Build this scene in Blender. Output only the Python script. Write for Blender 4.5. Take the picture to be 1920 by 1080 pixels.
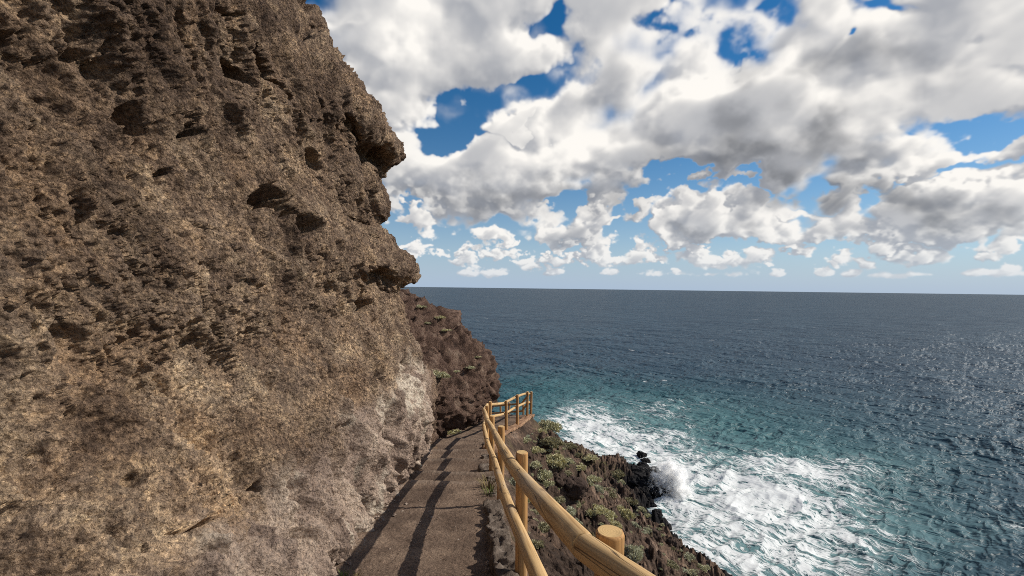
import bpy, math, random
import numpy as np
from mathutils import Vector, Matrix
from mathutils.bvhtree import BVHTree

R = math.radians
rng = np.random.default_rng(7)
random.seed(7)
for o in list(bpy.data.objects):
    bpy.data.objects.remove(o)
SC = bpy.context.scene
COL = SC.collection

# ------------------------------------------------------------------ camera
EYE = 1.55                     # eye above the path under the camera
FPX = 850.0                    # focal length in photograph pixels (1920 wide)
ROLL = 0.0129
SEA = EYE - 22.0
cam_d = bpy.data.cameras.new('camera')
cam_d.sensor_width = 36.0
cam_d.lens = 36.0 * FPX / 1920.0
cam_d.clip_start = 0.05
cam_d.clip_end = 80000
cam = bpy.data.objects.new('camera', cam_d)
COL.objects.link(cam)
cam.location = (0, 0, EYE)
cam.rotation_euler = (Matrix.Rotation(R(90), 3, 'X') @ Matrix.Rotation(ROLL, 3, 'Z')).to_euler()
SC.camera = cam

def px_dir(px, py):
    """photograph pixel -> (s, e): sideways and upward slope of that view direction"""
    u = (np.asarray(px, float) - 960) / FPX
    v = (540 - np.asarray(py, float)) / FPX
    c, s = math.cos(ROLL), math.sin(ROLL)
    return u * c - v * s, u * s + v * c

def dir_px(s, e):
    c, sn = math.cos(ROLL), math.sin(ROLL)
    u = s * c + e * sn
    v = -s * sn + e * c
    return 960 + FPX * u, 540 - FPX * v

# ------------------------------------------------------------------ noise helpers
def smooth(a, b, x):
    t = np.clip((x - a) / (b - a), 0, 1)
    return t * t * (3 - 2 * t)

_PERM = {}
def _tables(seed):
    if seed not in _PERM:
        r = np.random.default_rng(seed)
        p = r.permutation(256).astype(np.int32)
        g = r.normal(size=(256, 3)).astype(np.float32)
        g /= np.linalg.norm(g, axis=1)[:, None]
        _PERM[seed] = (np.concatenate([p, p, p]), g, r.random((256, 3)).astype(np.float32))
    return _PERM[seed]

def perlin(p, seed=1):
    perm, g, _ = _tables(seed)
    p = p.astype(np.float32)
    fl = np.floor(p)
    i = fl.astype(np.int32) & 255
    f = p - fl
    w = f * f * f * (f * (f * 6 - 15) + 10)
    out = np.zeros(len(p), np.float32)
    for dx in (0, 1):
        wx = w[:, 0] if dx else 1 - w[:, 0]
        a = perm[(i[:, 0] + dx) & 255]
        for dy in (0, 1):
            wy = w[:, 1] if dy else 1 - w[:, 1]
            b = perm[(a + i[:, 1] + dy) & 255]
            for dz in (0, 1):
                wz = w[:, 2] if dz else 1 - w[:, 2]
                h = perm[(b + i[:, 2] + dz) & 255]
                gr = g[h]
                d = gr[:, 0] * (f[:, 0] - dx) + gr[:, 1] * (f[:, 1] - dy) + gr[:, 2] * (f[:, 2] - dz)
                out += wx * wy * wz * d
    return out * 1.5

def fbm(p, octaves=4, seed=1, gain=0.5, ridged=False):
    out = np.zeros(len(p), np.float32)
    a = 1.0
    q = p.astype(np.float32)
    for k in range(octaves):
        n = perlin(q, seed + k)
        if ridged:
            n = 1 - 2 * np.abs(n)
        out += a * n
        a *= gain
        q = q * 2.03 + 11.7
    return out

def worley(p, seed=3, cell=False):
    """distance to the nearest and second nearest feature point (unit cells)"""
    perm, _, rp = _tables(seed)
    p = p.astype(np.float32)
    fl = np.floor(p)
    i = fl.astype(np.int32) & 255
    f = p - fl
    f1 = np.full(len(p), 9, np.float32)
    f2 = np.full(len(p), 9, np.float32)
    cid = np.zeros(len(p), np.float32)
    for dx in (-1, 0, 1):
        a = perm[(i[:, 0] + dx) & 255]
        for dy in (-1, 0, 1):
            b = perm[(a + i[:, 1] + dy) & 255]
            for dz in (-1, 0, 1):
                h = perm[(b + i[:, 2] + dz) & 255]
                q = rp[h]
                d = np.sqrt((q[:, 0] + dx - f[:, 0]) ** 2 + (q[:, 1] + dy - f[:, 1]) ** 2 + (q[:, 2] + dz - f[:, 2]) ** 2)
                f2 = np.minimum(f2, np.maximum(f1, d))
                if cell:
                    cid = np.where(d <= f1, q[:, 0] + 0.9 * ((f - q - np.array([dx, dy, dz], np.float32)) * (q[:, ::-1] - .5)).sum(1), cid)
                f1 = np.minimum(f1, d)
    if cell:
        return f1, f2, cid
    return f1, f2

# ------------------------------------------------------------------ sky and clouds
SUN_AZ, SUN_EL = 78.0, 34.0    # azimuth to the right of the view direction, elevation
SUN_DIR = Vector((math.sin(R(SUN_AZ)) * math.cos(R(SUN_EL)), math.cos(R(SUN_AZ)) * math.cos(R(SUN_EL)), math.sin(R(SUN_EL))))

GAPS = [  # blue openings in the cloud deck: photograph x, y, half width, half height, strength
    (985, 45, 62, 38, 1.5), (1020, 12, 45, 25, .8), (1040, 75, 30, 20, .5), (895, 224, 74, 36, 1.7), (955, 195, 68, 38, 1.7), (1005, 165, 60, 30, 1.5),
    (1045, 130, 30, 30, .7), (850, 240, 60, 24, 1.1), (790, 248, 50, 14, .7), (1080, 112, 32, 24, .8), (1085, 60, 28, 30, .35),
    (1375, 62, 30, 30, .75), (1402, 88, 15, 20, .7), (1275, 33, 22, 16, .7), (1480, 14, 36, 22, .5), (1440, 6, 26, 10, .3),
    (1620, 8, 34, 16, .9), (1682, 30, 44, 12, 1.0), (1740, 12, 30, 10, .7), (1530, 204, 34, 8, .05), (1610, 98, 10, 12, .9), (1565, 205, 30, 8, .05),
    (1275, 372, 75, 26, 1.7), (1330, 360, 60, 20, 1.4), (1395, 352, 40, 14, .8), (1880, 240, 90, 20, 1.6), (1820, 262, 50, 12, 1.1), (1870, 318, 90, 18, 1.5), (1770, 335, 50, 10, .8),
    (1690, 355, 40, 12, .8), (1860, 75, 16, 8, .5), (1915, 130, 20, 10, .5), (700, 470, 90, 60, 1.0), (1640, 400, 45, 20, 1.2), (1520, 430, 40, 14, .9)]
PUFFS = [  # single cumulus below the deck
    (815, 420, 40, 15, 1.2), (770, 418, 25, 10, .6), (915, 444, 24, 22, 1.2), (945, 456, 13, 9, 1.0), (880, 468, 36, 16, .7), (1025, 402, 48, 15, 1.1), (1112, 410, 30, 27, 1.3),
    (1030, 436, 20, 16, 1.0), (1065, 450, 75, 17, 1.0), (1162, 410, 26, 9, .9), (1215, 392, 40, 14, 1.0), (1255, 440, 17, 24, 1.4), (1268, 456, 24, 9, 1.2), (1318, 402, 36, 36, 1.6),
    (1352, 412, 34, 26, 1.5), (1305, 432, 50, 16, 1.2), (1425, 380, 34, 20, 1.5), (1418, 415, 44, 38, 1.4), (1455, 436, 38, 15, 1.3), (1500, 404, 60, 9, .9),
    (1592, 412, 30, 34, 1.2), (1560, 434, 34, 18, 1.1), (1620, 448, 110, 14, .9), (1765, 372, 80, 44, 1.7), (1720, 420, 45, 28, 1.1), (1835, 398, 120, 52, 1.5),
    (1905, 372, 70, 40, 1.5), (1790, 440, 80, 18, 1.2), (1900, 445, 70, 16, 1.1), (1662, 462, 32, 17, 1.2), (1720, 484, 64, 15, 1.0), (1122, 474, 26, 15, 1.1), (1200, 462, 26, 18, 1.0),
    (1180, 486, 90, 12, .8), (985, 491, 18, 7, .9), (1045, 489, 44, 11, .9), (872, 492, 24, 10, .8), (935, 476, 50, 10, .6), (1350, 488, 70, 16, .8), (1420, 482, 34, 16, .8),
    (1510, 470, 40, 12, .6), (1582, 484, 26, 13, .9), (1625, 492, 18, 10, .8), (1880, 462, 90, 10, .8), (1850, 512, 90, 11, .5), (1700, 516, 80, 9, .35), (1300, 512, 120, 8, .3), (985, 240, 36, 20, 1.6), (625, 10, 80, 50, 1.7), (1205, 95, 70, 55, 1.5), (1190, 195, 110, 75, 1.9), (1420, 110, 60, 26, 1.2), (1130, 60, 30, 40, 1.0)]
SHADE = [  # thick, dark bellies
    (1500, 292, 150, 36, 1.0), (1420, 318, 120, 22, .8), (1560, 260, 70, 40, .6), (1130, 362, 130, 34, .9), (900, 378, 140, 24, .8), (1640, 368, 110, 26, 1.0), (1500, 372, 90, 18, .8), (1130, 230, 34, 60, .5),
    (1280, 285, 70, 40, .5), (1390, 215, 50, 44, .8), (1430, 110, 46, 30, .6), (1690, 140, 110, 34, .55), (1760, 402, 70, 36, 1.1), (1408, 430, 22, 26, .7), (1310, 440, 44, 12, .7), (1265, 350, 40, 20, .3),
    (720, 340, 70, 60, .3), (640, 190, 70, 70, .3), (860, 140, 90, 50, .25), (1070, 452, 60, 12, .5), (1590, 433, 50, 16, .4), (1895, 410, 40, 30, .7), (1180, 150, 60, 60, .2), (1560, 150, 60, 30, .5)]
SUNLIT = [(1110, 290, 30, 40, .7), (1040, 300, 26, 26, .8), (1290, 130, 60, 50, .6), (1500, 130, 90, 50, .5), (1560, 225, 40, 16, .8), (1700, 250, 120, 36, .5), (1720, 90, 130, 20, .5), (1850, 150, 70, 70, .4), (730, 80, 40, 50, .5), (1400, 270, 70, 18, .6),
          (1880, 90, 60, 60, .4), (1800, 335, 90, 12, .6), (1820, 430, 40, 16, .8)]
_r = np.random.default_rng(12)
for _k in range(44):
    _y = 512 - 55 * _r.random() ** 1.2
    _w = (6 + 20 * _r.random()) * (1.1 if _y < 485 else .8)
    PUFFS.append((770 + 1190 * _r.random(), _y, _w, 2.5 + _w * .30, .75 + .35 * _r.random()))
DECK = np.array([(-900, 380), (560, 400), (700, 405), (735, 402), (850, 410), (1000, 398), (1050, 388), (1190, 396), (1240, 380), (1300, 352), (1400, 352), (1480, 396), (1650, 390), (1700, 350), (1760, 318), (1850, 298), (1920, 290), (2800, 250)], float)

def ellipses(lst, X, Y):
    out = np.zeros(X.shape, np.float32)
    for (cx, cy, rx, ry, st) in lst:
        d = ((X - cx) / rx) ** 2 + ((Y - cy) / ry) ** 2
        m = d < 9
        out[m] += (st * np.exp(-d[m] * 0.9)).astype(np.float32)
    return out

def make_volume(n=96, seed=21):
    """tileable 3D fractal noise"""
    r = np.random.default_rng(seed)
    tot = np.zeros((n, n, n), np.float32)
    ax = np.arange(n) / n
    for k, c in enumerate((4, 8, 16, 32)):
        lat = r.normal(size=(c, c, c)).astype(np.float32)
        g = ax * c
        i0 = np.floor(g).astype(int)
        f = (g - i0).astype(np.float32)
        f = f * f * (3 - 2 * f)
        i1 = (i0 + 1) % c
        v = lat
        for axis in range(3):
            sh = [1, 1, 1]; sh[axis] = n
            ff = f.reshape(sh)
            v = np.take(v, i0, axis) * (1 - ff) + np.take(v, i1, axis) * ff
        tot += v * (0.52 ** k)
    return tot / tot.std()

VOL = make_volume()
def vol_at(x, y, z):
    n = VOL.shape[0]
    fx, fy, fz = np.floor(x), np.floor(y), np.floor(z)
    ix, iy, iz = fx.astype(np.int32) % n, fy.astype(np.int32) % n, fz.astype(np.int32) % n
    x, y, z = (x - fx).astype(np.float32), (y - fy).astype(np.float32), (z - fz).astype(np.float32)
    jx, jy, jz = (ix + 1) % n, (iy + 1) % n, (iz + 1) % n
    V = VOL.ravel()
    def g(a, b, c):
        return V[(a * n + b) * n + c]
    c00 = g(ix, iy, iz) * (1 - x) + g(jx, iy, iz) * x
    c10 = g(ix, jy, iz) * (1 - x) + g(jx, jy, iz) * x
    c01 = g(ix, iy, jz) * (1 - x) + g(jx, iy, jz) * x
    c11 = g(ix, jy, jz) * (1 - x) + g(jx, jy, jz) * x
    return (c00 * (1 - y) + c10 * y) * (1 - z) + (c01 * (1 - y) + c11 * y) * z

def cloud_map(az0, az1, naz, el1, nel):
    """march a cloud slab for a patch of sky; returns an RGBA array (nel, naz, 4), row 0 at the horizon"""
    az = np.radians(np.linspace(az0, az1, naz, dtype=np.float32))[None, :]
    el = np.radians(np.linspace(0.0, el1, nel, dtype=np.float32))[:, None]
    dy = np.cos(el) * np.cos(az)
    front = np.clip(dy, 0.12, None)
    s = np.cos(el) * np.sin(az) / front
    e = np.sin(el) / front * np.ones_like(az)
    PX, PY = dir_px(s, e)
    inside = smooth(0.25, 0.5, dy) * smooth(-420, -120, PY)
    # cloud field coordinates: three sizes of billow, blended so that they get finer towards the horizon
    a = az * 850 * np.ones_like(PX)
    b = el * 850 * np.ones_like(PX)
    z0 = 0 * a
    hgt = np.degrees(el) * np.ones_like(PX)
    wA = smooth(9, 20, hgt); wC = smooth(8.5, 3.5, hgt); wB = 1 - wA - wC
    def field(ox, oy, mul, zc, zs=1.0):
        o = 0
        for w, sc in ((wA, 24 / 190), (wB, 24 / 95), (wC, 24 / 40)):
            sc = sc * mul
            o = o + w * vol_at(a * sc + ox, b * sc * 1.25 + oy, zc * zs + z0)
        return o / np.sqrt(wA ** 2 + wB ** 2 + wC ** 2)
    w1 = field(3, 5, .8, 11)
    w2 = field(40, 9, .8, 37)
    v1 = field(13, 55, 2.6, 61)
    v2 = field(43, 59, 2.6, 27)
    v3, v4 = field(23, 15, 6.0, 81), field(73, 39, 6.0, 17)
    wob = 25 * np.clip((541 - PY) / 250, .10, 1.1)
    WX, WY = PX + (w1 + .60 * v1 + .25 * v3) * wob * 1.1, PY + (w2 + .60 * v2 + .25 * v4) * wob * .8
    deck = np.interp(WX.ravel(), DECK[:, 0], DECK[:, 1]).reshape(WX.shape)
    C = np.clip((deck - WY) / 30, -1.4, 1.0)
    C = C - 1.75 * ellipses(GAPS, WX, WY)
    pf = ellipses([p_ for p_ in PUFFS if p_[1] <= 455], WX, WY)
    for x, y, rx, ry, st in PUFFS:                      # the small far ones stay apart
        if y > 455:
            pf = np.maximum(pf, ellipses([(x, y, rx, ry, st + .35)], WX, WY))
    C = np.maximum(C, np.minimum(-1.25 + 2.0 * pf, 0.75))
    C = np.clip(C, -1.6, 1.0) + ellipses([(1185, 175, 70, 60, .75), (1270, 95, 60, 40, .4), (1535, 204, 50, 24, .5)], PX, PY)
    gen = -0.75 + 0.75 * field(5, 60, .4, 70)
    C = C * inside + np.clip(gen, -1.2, 1) * (1 - inside)
    S = 0.95 * ellipses(SHADE, WX, WY) * inside + (1 - inside) * 0.35
    L = ellipses(SUNLIT, WX, WY) * inside
    nd = 24
    D = np.zeros((nd,) + PX.shape, np.float32)
    soft = np.clip(.55 + .35 * wA + .45 * field(31, 77, .8, 15), .08, 1.5) + .7 * np.clip(ellipses([(x, y, rx * 1.4, ry * 1.4, .8) for x, y, rx, ry, st in GAPS if y < 300], WX, WY), 0, 1)      # wispy or crisp
    for q in range(nd):
        d = (q + .5) / nd * 2 - 1
        n1 = field(7, 3, 1.0, d * 15 + 50)
        n2 = field(17, 33, 3.3, d * 40 + 20)
        puff = 1.0 - 1.5 * np.abs(field(71, 13, 1.0, d * 15 + 8))
        dens = (0.98 + .35 * wC + .15 * wB) * C - 0.04 - 1.05 * d * d + 0.46 * (1 - .45 * wC - .2 * wB) * n1 + 0.50 * puff + 0.19 * n2 + .10 * wC
        D[q] = smooth(-.25 * soft, .25 + .75 * soft, dens)
    # light: optical depth towards the sun (right, up, a little towards the viewer), by doubling
    px = naz / (az1 - az0) / 12.0
    def shift(A, sd, sy, sx):
        B = np.zeros_like(A)
        src = A[:nd - sd] if sd else A
        dst = B[sd:] if sd else B
        dst[:, :nel - sy, :naz - sx] = src[:, sy:, sx:]
        dst[:, nel - sy:, :] = src[:, nel - sy:, :]
        dst[:, :, naz - sx:] = src[:, :, naz - sx:]
        return B
    OD = D.copy()
    for k2 in (1, 2, 4, 8, 16):
        OD = OD + .94 ** k2 * shift(OD, int(round(k2 * .12)), max(1, int(round(k2 * 1.25 * px))), max(1, int(round(k2 * 1.35 * px))))
    trans = np.ones(PX.shape, np.float32)
    lum = np.zeros(PX.shape, np.float32)
    for q in range(nd):
        al = 1 - np.exp(-D[q] * 0.50)
        light = 0.72 * np.exp(-OD[q] * 0.26) + 0.28 * np.exp(-OD[q] * 0.055)
        lum += trans * al * light
        trans *= 1 - al
    alpha = 1 - trans
    lum = lum / np.maximum(alpha, 1e-3)
    lum = np.clip((lum - .06) * 2.05, 0, 1)
    Sn = S * (1 + .35 * w1)
    lum = lum * np.exp(-0.95 * Sn) + 0.32 * L * np.exp(-.5 * Sn) * (.5 + lum)
    lum = np.clip(lum, 0, 1)[..., None]
    shade = np.array([0.245, 0.272, 0.330], np.float32)
    lit = np.array([1.0, 0.965, 0.91], np.float32)
    rgb = shade * (1 - 0.42 * np.clip(Sn, 0, 1.2))[..., None] * (1 - lum) + lit * lum
    # air between the viewer and the far clouds
    hz = np.exp(-np.sin(el) / 0.055)[..., None] * np.ones_like(lum)
    rgb = rgb * (1 - .60 * hz) + np.array([0.46, 0.55, 0.68], np.float32) * .60 * hz
    alpha = alpha * (1 - 0.30 * np.exp(-np.sin(el) / 0.045))
    # pale air lying on the horizon
    air = (0.90 * np.exp(-(np.sin(el) / 0.14) ** 1.3) * np.ones_like(alpha)).astype(np.float32)
    hc = np.array([0.385, 0.515, 0.70], np.float32)
    out = alpha + air * (1 - alpha)
    rgb = (rgb * alpha[..., None] + hc * (air * (1 - alpha))[..., None]) / np.maximum(out, 1e-4)[..., None]
    alpha = out
    return np.dstack([rgb, alpha]).astype(np.float32)

def to_image(name, arr):
    im = bpy.data.images.new(name, arr.shape[1], arr.shape[0], alpha=True, float_buffer=True)
    im.colorspace_settings.name = 'Non-Color'
    im.alpha_mode = 'CHANNEL_PACKED'
    im.pixels.foreach_set(np.ascontiguousarray(arr).ravel())
    im.update()
    return im

FA, FE = 62.0, 44.0
img_front = to_image('cloud_field_sea', cloud_map(-FA, FA, 1480, FE, 560))
img_all = to_image('cloud_field_round', cloud_map(-180, 180, 720, 90, 180))

world = bpy.data.worlds.new('World')
SC.world = world
world.use_nodes = True
class NT:
    """small helper round a node tree"""
    def __init__(self, tree):
        self.t = tree
        tree.nodes.clear()
    def n(self, kind, **kw):
        nd = self.t.nodes.new(kind)
        for k, v in kw.items():
            setattr(nd, k, v)
        return nd
    def link(self, a, b):
        self.t.links.new(a, b)
    def math(self, op, a, b=None, c=None, clamp=False):
        nd = self.n('ShaderNodeMath', operation=op, use_clamp=clamp)
        for i, v in enumerate((a, b, c)):
            if v is None:
                continue
            if isinstance(v, (int, float)):
                nd.inputs[i].default_value = v
            else:
                self.link(v, nd.inputs[i])
        return nd.outputs[0]
    def mix(self, fac, a, b, blend='MIX'):
        nd = self.n('ShaderNodeMix', data_type='RGBA', blend_type=blend)
        for sock, v in ((nd.inputs[0], fac), (nd.inputs[6], a), (nd.inputs[7], b)):
            if isinstance(v, (int, float)):
                sock.default_value = v
            elif isinstance(v, tuple):
                sock.default_value = v if len(v) == 4 else (*v, 1)
            else:
                self.link(v, sock)
        return nd.outputs[2]
    def ramp(self, fac, stops):
        nd = self.n('ShaderNodeValToRGB')
        el = nd.color_ramp.elements
        while len(el) < len(stops):
            el.new(0.5)
        for e, (p, c) in zip(el, stops):
            e.position = p
            e.color = (*c, 1) if len(c) == 3 else c
        self.link(fac, nd.inputs[0])
        return nd.outputs[0]
    def maprange(self, v, a, b, c=0.0, d=1.0, kind='SMOOTHSTEP'):
        nd = self.n('ShaderNodeMapRange', interpolation_type=kind)
        self.link(v, nd.inputs[0])
        for i, x in enumerate((a, b, c, d)):
            if isinstance(x, (int, float)):
                nd.inputs[i + 1].default_value = x
            else:
                self.link(x, nd.inputs[i + 1])
        return nd.outputs[0]
    def noise(self, vec, scale, detail=4, rough=.55, out=0, dist=0.0):
        nd = self.n('ShaderNodeTexNoise')
        nd.inputs['Scale'].default_value = scale
        nd.inputs['Detail'].default_value = detail
        nd.inputs['Roughness'].default_value = rough
        nd.inputs['Distortion'].default_value = dist
        self.link(vec, nd.inputs['Vector'])
        return nd.outputs[out]
    def voronoi(self, vec, scale, feature='F1', out='Distance'):
        nd = self.n('ShaderNodeTexVoronoi', feature=feature)
        nd.inputs['Scale'].default_value = scale
        self.link(vec, nd.inputs['Vector'])
        return nd.outputs[out]
    def mapping(self, vec, scale=(1, 1, 1), rot=(0, 0, 0)):
        nd = self.n('ShaderNodeMapping')
        nd.inputs['Scale'].default_value = scale
        nd.inputs['Rotation'].default_value = rot
        self.link(vec, nd.inputs['Vector'])
        return nd.outputs[0]
    def bump(self, height, strength=1.0, dist=0.02, normal=None):
        nd = self.n('ShaderNodeBump')
        nd.inputs['Strength'].default_value = strength
        nd.inputs['Distance'].default_value = dist
        self.link(height, nd.inputs['Height'])
        if normal is not None:
            self.link(normal, nd.inputs['Normal'])
        return nd.outputs[0]
    def attr(self, name):
        return self.n('ShaderNodeAttribute', attribute_name=name).outputs['Fac']

W = NT(world.node_tree)
tc = W.n('ShaderNodeTexCoord')
sep = W.n('ShaderNodeSeparateXYZ')
W.link(tc.outputs['Generated'], sep.inputs[0])
X_, Y_, Z_ = sep.outputs
azn = W.math('ARCTAN2', X_, Y_)
eln = W.math('ARCSINE', Z_)
def cloud_tex(img, amax, emax):
    cb = W.n('ShaderNodeCombineXYZ')
    W.link(W.math('MULTIPLY_ADD', azn, 0.5 / amax, 0.5), cb.inputs[0])
    W.link(W.math('MULTIPLY', eln, 1.0 / emax), cb.inputs[1])
    t = W.n('ShaderNodeTexImage', image=img, interpolation='Cubic' if amax < 2 else 'Linear', extension='EXTEND')
    W.link(cb.outputs[0], t.inputs[0])
    return t
tf = cloud_tex(img_front, R(FA), R(FE))
ta = cloud_tex(img_all, math.pi, math.pi / 2)
absaz = W.math('ABSOLUTE', azn)
sel = W.math('MULTIPLY', W.maprange(absaz, R(FA - 8), R(FA - 2), 1, 0), W.maprange(eln, R(FE - 5), R(FE - 1), 1, 0))
c_rgb = W.mix(sel, ta.outputs[0], tf.outputs[0])
c_a = W.math('ADD', W.math('MULTIPLY', tf.outputs[1], sel), W.math('MULTIPLY', ta.outputs[1], W.math('SUBTRACT', 1.0, sel)))
c_a = W.math('MULTIPLY', c_a, W.maprange(Z_, -0.03, -0.02, 0, 1))
sky = W.n('ShaderNodeTexSky', sky_type='NISHITA')
sky.sun_disc = False
sky.sun_elevation = R(SUN_EL)
sky.sun_rotation = R(SUN_AZ)
sky.altitude = 20
sky.air_density = 1.0
sky.dust_density = 0.1
sky.ozone_density = 2.0
hsv = W.n('ShaderNodeHueSaturation')
hsv.inputs['Saturation'].default_value = 1.42
hsv.inputs['Value'].default_value = .88
W.link(sky.outputs[0], hsv.inputs['Color'])
bg_sky = W.n('ShaderNodeBackground')
bg_sky.inputs[1].default_value = 0.10
W.link(hsv.outputs[0], bg_sky.inputs[0])
bg_c = W.n('ShaderNodeBackground')
bg_c.inputs[1].default_value = 1.0
W.link(c_rgb, bg_c.inputs[0])
mx = W.n('ShaderNodeMixShader')
W.link(c_a, mx.inputs[0]); W.link(bg_sky.outputs[0], mx.inputs[1]); W.link(bg_c.outputs[0], mx.inputs[2])
wo = W.n('ShaderNodeOutputWorld')
W.link(mx.outputs[0], wo.inputs[0])
world.cycles.sampling_method = 'MANUAL'
world.cycles.sample_map_resolution = 512

sun_d = bpy.data.lights.new('sun', 'SUN')
sun_d.energy = 5.0
sun_d.angle = R(0.5)
sun_d.color = (1.0, 0.93, 0.82)
sun = bpy.data.objects.new('sun', sun_d)
COL.objects.link(sun)
sun.rotation_euler = SUN_DIR.to_track_quat('Z', 'Y').to_euler()

SC.view_settings.view_transform = 'Standard'
SC.view_settings.look = 'None'
SC.view_settings.exposure = 0.0
SC.view_settings.gamma = 1.0
SC.cycles.diffuse_bounces = 3
SC.cycles.glossy_bounces = 3
SC.cycles.use_denoising = False
SC.cycles.filter_width = 1.0
SC.cycles.sample_clamp_direct = 1.5
SC.cycles.sample_clamp_indirect = 2.0
SC.cycles.volume_bounces = 8
SC.cycles.max_bounces = 8

# ------------------------------------------------------------------ mesh helpers
def mesh_np(name, verts, faces, mat=None, shade=True, attrs=None, parent=None, link=True):
    me = bpy.data.meshes.new(name)
    verts = np.asarray(verts, np.float32)
    faces = np.asarray(faces, np.int32)
    k = faces.shape[1]
    me.vertices.add(len(verts))
    me.vertices.foreach_set('co', verts.ravel())
    me.loops.add(faces.size)
    me.loops.foreach_set('vertex_index', faces.ravel())
    me.polygons.add(len(faces))
    me.polygons.foreach_set('loop_start', np.arange(0, faces.size, k, dtype=np.int32))
    me.polygons.foreach_set('loop_total', np.full(len(faces), k, np.int32))
    me.polygons.foreach_set('use_smooth', np.full(len(faces), bool(shade)))
    for an, av in (attrs or {}).items():
        at = me.attributes.new(an, 'FLOAT', 'POINT')
        at.data.foreach_set('value', np.asarray(av, np.float32).ravel())
    me.update(calc_edges=True)
    if mat is not None:
        me.materials.append(mat)
    o = bpy.data.objects.new(name, me)
    if link:
        COL.objects.link(o)
    if parent is not None:
        o.parent = parent
    return o

def grid_faces(nr, nc, flip=False):
    i = np.arange(nr * nc).reshape(nr, nc)
    a, b, c, d = i[:-1, :-1].ravel(), i[:-1, 1:].ravel(), i[1:, 1:].ravel(), i[1:, :-1].ravel()
    return np.stack([a, d, c, b] if flip else [a, b, c, d], 1)

def grid_normals(P):
    du = np.gradient(P, axis=1)
    dv = np.gradient(P, axis=0)
    n = np.cross(du, dv)
    return n / np.maximum(np.linalg.norm(n, axis=2, keepdims=True), 1e-9)

def tag(o, label=None, cat=None, group=None, kind=None):
    for k, v in (('label', label), ('category', cat), ('group', group), ('kind', kind)):
        if v:
            o[k] = v
    return o

def new_mat(name):
    m = bpy.data.materials.new(name)
    m.use_nodes = True
    t = NT(m.node_tree)
    b = t.n('ShaderNodeBsdfPrincipled')
    out = t.n('ShaderNodeOutputMaterial')
    t.link(b.outputs[0], out.inputs[0])
    return m, t, b

# ------------------------------------------------------------------ path profile (distance below the eye -> height)
PATH_D = np.array([(-6, .25), (0, 1.55), (1.52, 1.91), (3.6, 2.40), (6.36, 3.04), (8.5, 3.50), (11, 4.0), (13.3, 4.5), (15.6, 4.92), (16.7, 5.06), (18.7, 5.32), (20, 5.6), (22, 6.6), (26, 7.9), (40, 12)])
STEPS = [7.35, 8.15, 9.5, 10.75, 12.9]
def path_mean(y):
    return EYE - np.interp(y, PATH_D[:, 0], PATH_D[:, 1])
def path_z(y):
    """stepped path: flatter treads with a riser at each step edge"""
    y = np.asarray(y, float)
    z = path_mean(y)
    eds = [6.4] + STEPS + [14.2]
    for i in range(1, len(eds) - 1):
        a, c, b = eds[i - 1] if i == 1 else 0.5 * (eds[i - 1] + eds[i]), eds[i], 0.5 * (eds[i] + eds[i + 1])
        amp = 0.105
        up = np.where((y >= a) & (y < c), amp * (y - a) / (c - a), 0)
        dn = np.where((y >= c) & (y < b), -amp * (1 - (y - c) / (b - c)), 0)
        z = z + up + dn
    return z
# railing posts: x, distance; the outer edge of the path follows them
POSTS = [(1.12, -0.75), (0.335, 1.52), (0.100, 3.60), (-0.130, 6.36), (-0.345, 8.5), (-0.56, 11.0), (-0.60, 13.3), (-0.15, 15.6), (0.255, 16.7), (0.69, 18.7), (0.92, 20.0), (0.62, 22.0), (-0.06, 22.9), (-0.52, 23.6), (-1.6, 24.6)]
edge_y = np.array([-8, -.75, 1.52, 3.6, 6.36, 8.5, 11, 13.3, 15.6, 16.7, 18.7, 20, 21.5, 22.9])
edge_x = np.array([1.5, 1.12, .335, .10, -.13, -.345, -.56, -.60, -.15, .255, .69, .92, .75, -.06])
def path_edge(y):
    return np.interp(y, edge_y, edge_x)
wall_y = np.array([-8, 3, 6, 9.4, 12.0, 13.2, 14.6, 16, 18, 20, 23, 30, 45])
wall_x = np.array([-1.50, -1.62, -1.74, -1.93, -2.14, -2.26, -2.36, -2.0, -1.2, -1.35, -2.8, -7, -16])
def wall_base(y):
    return np.interp(y, wall_y, wall_x)

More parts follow.
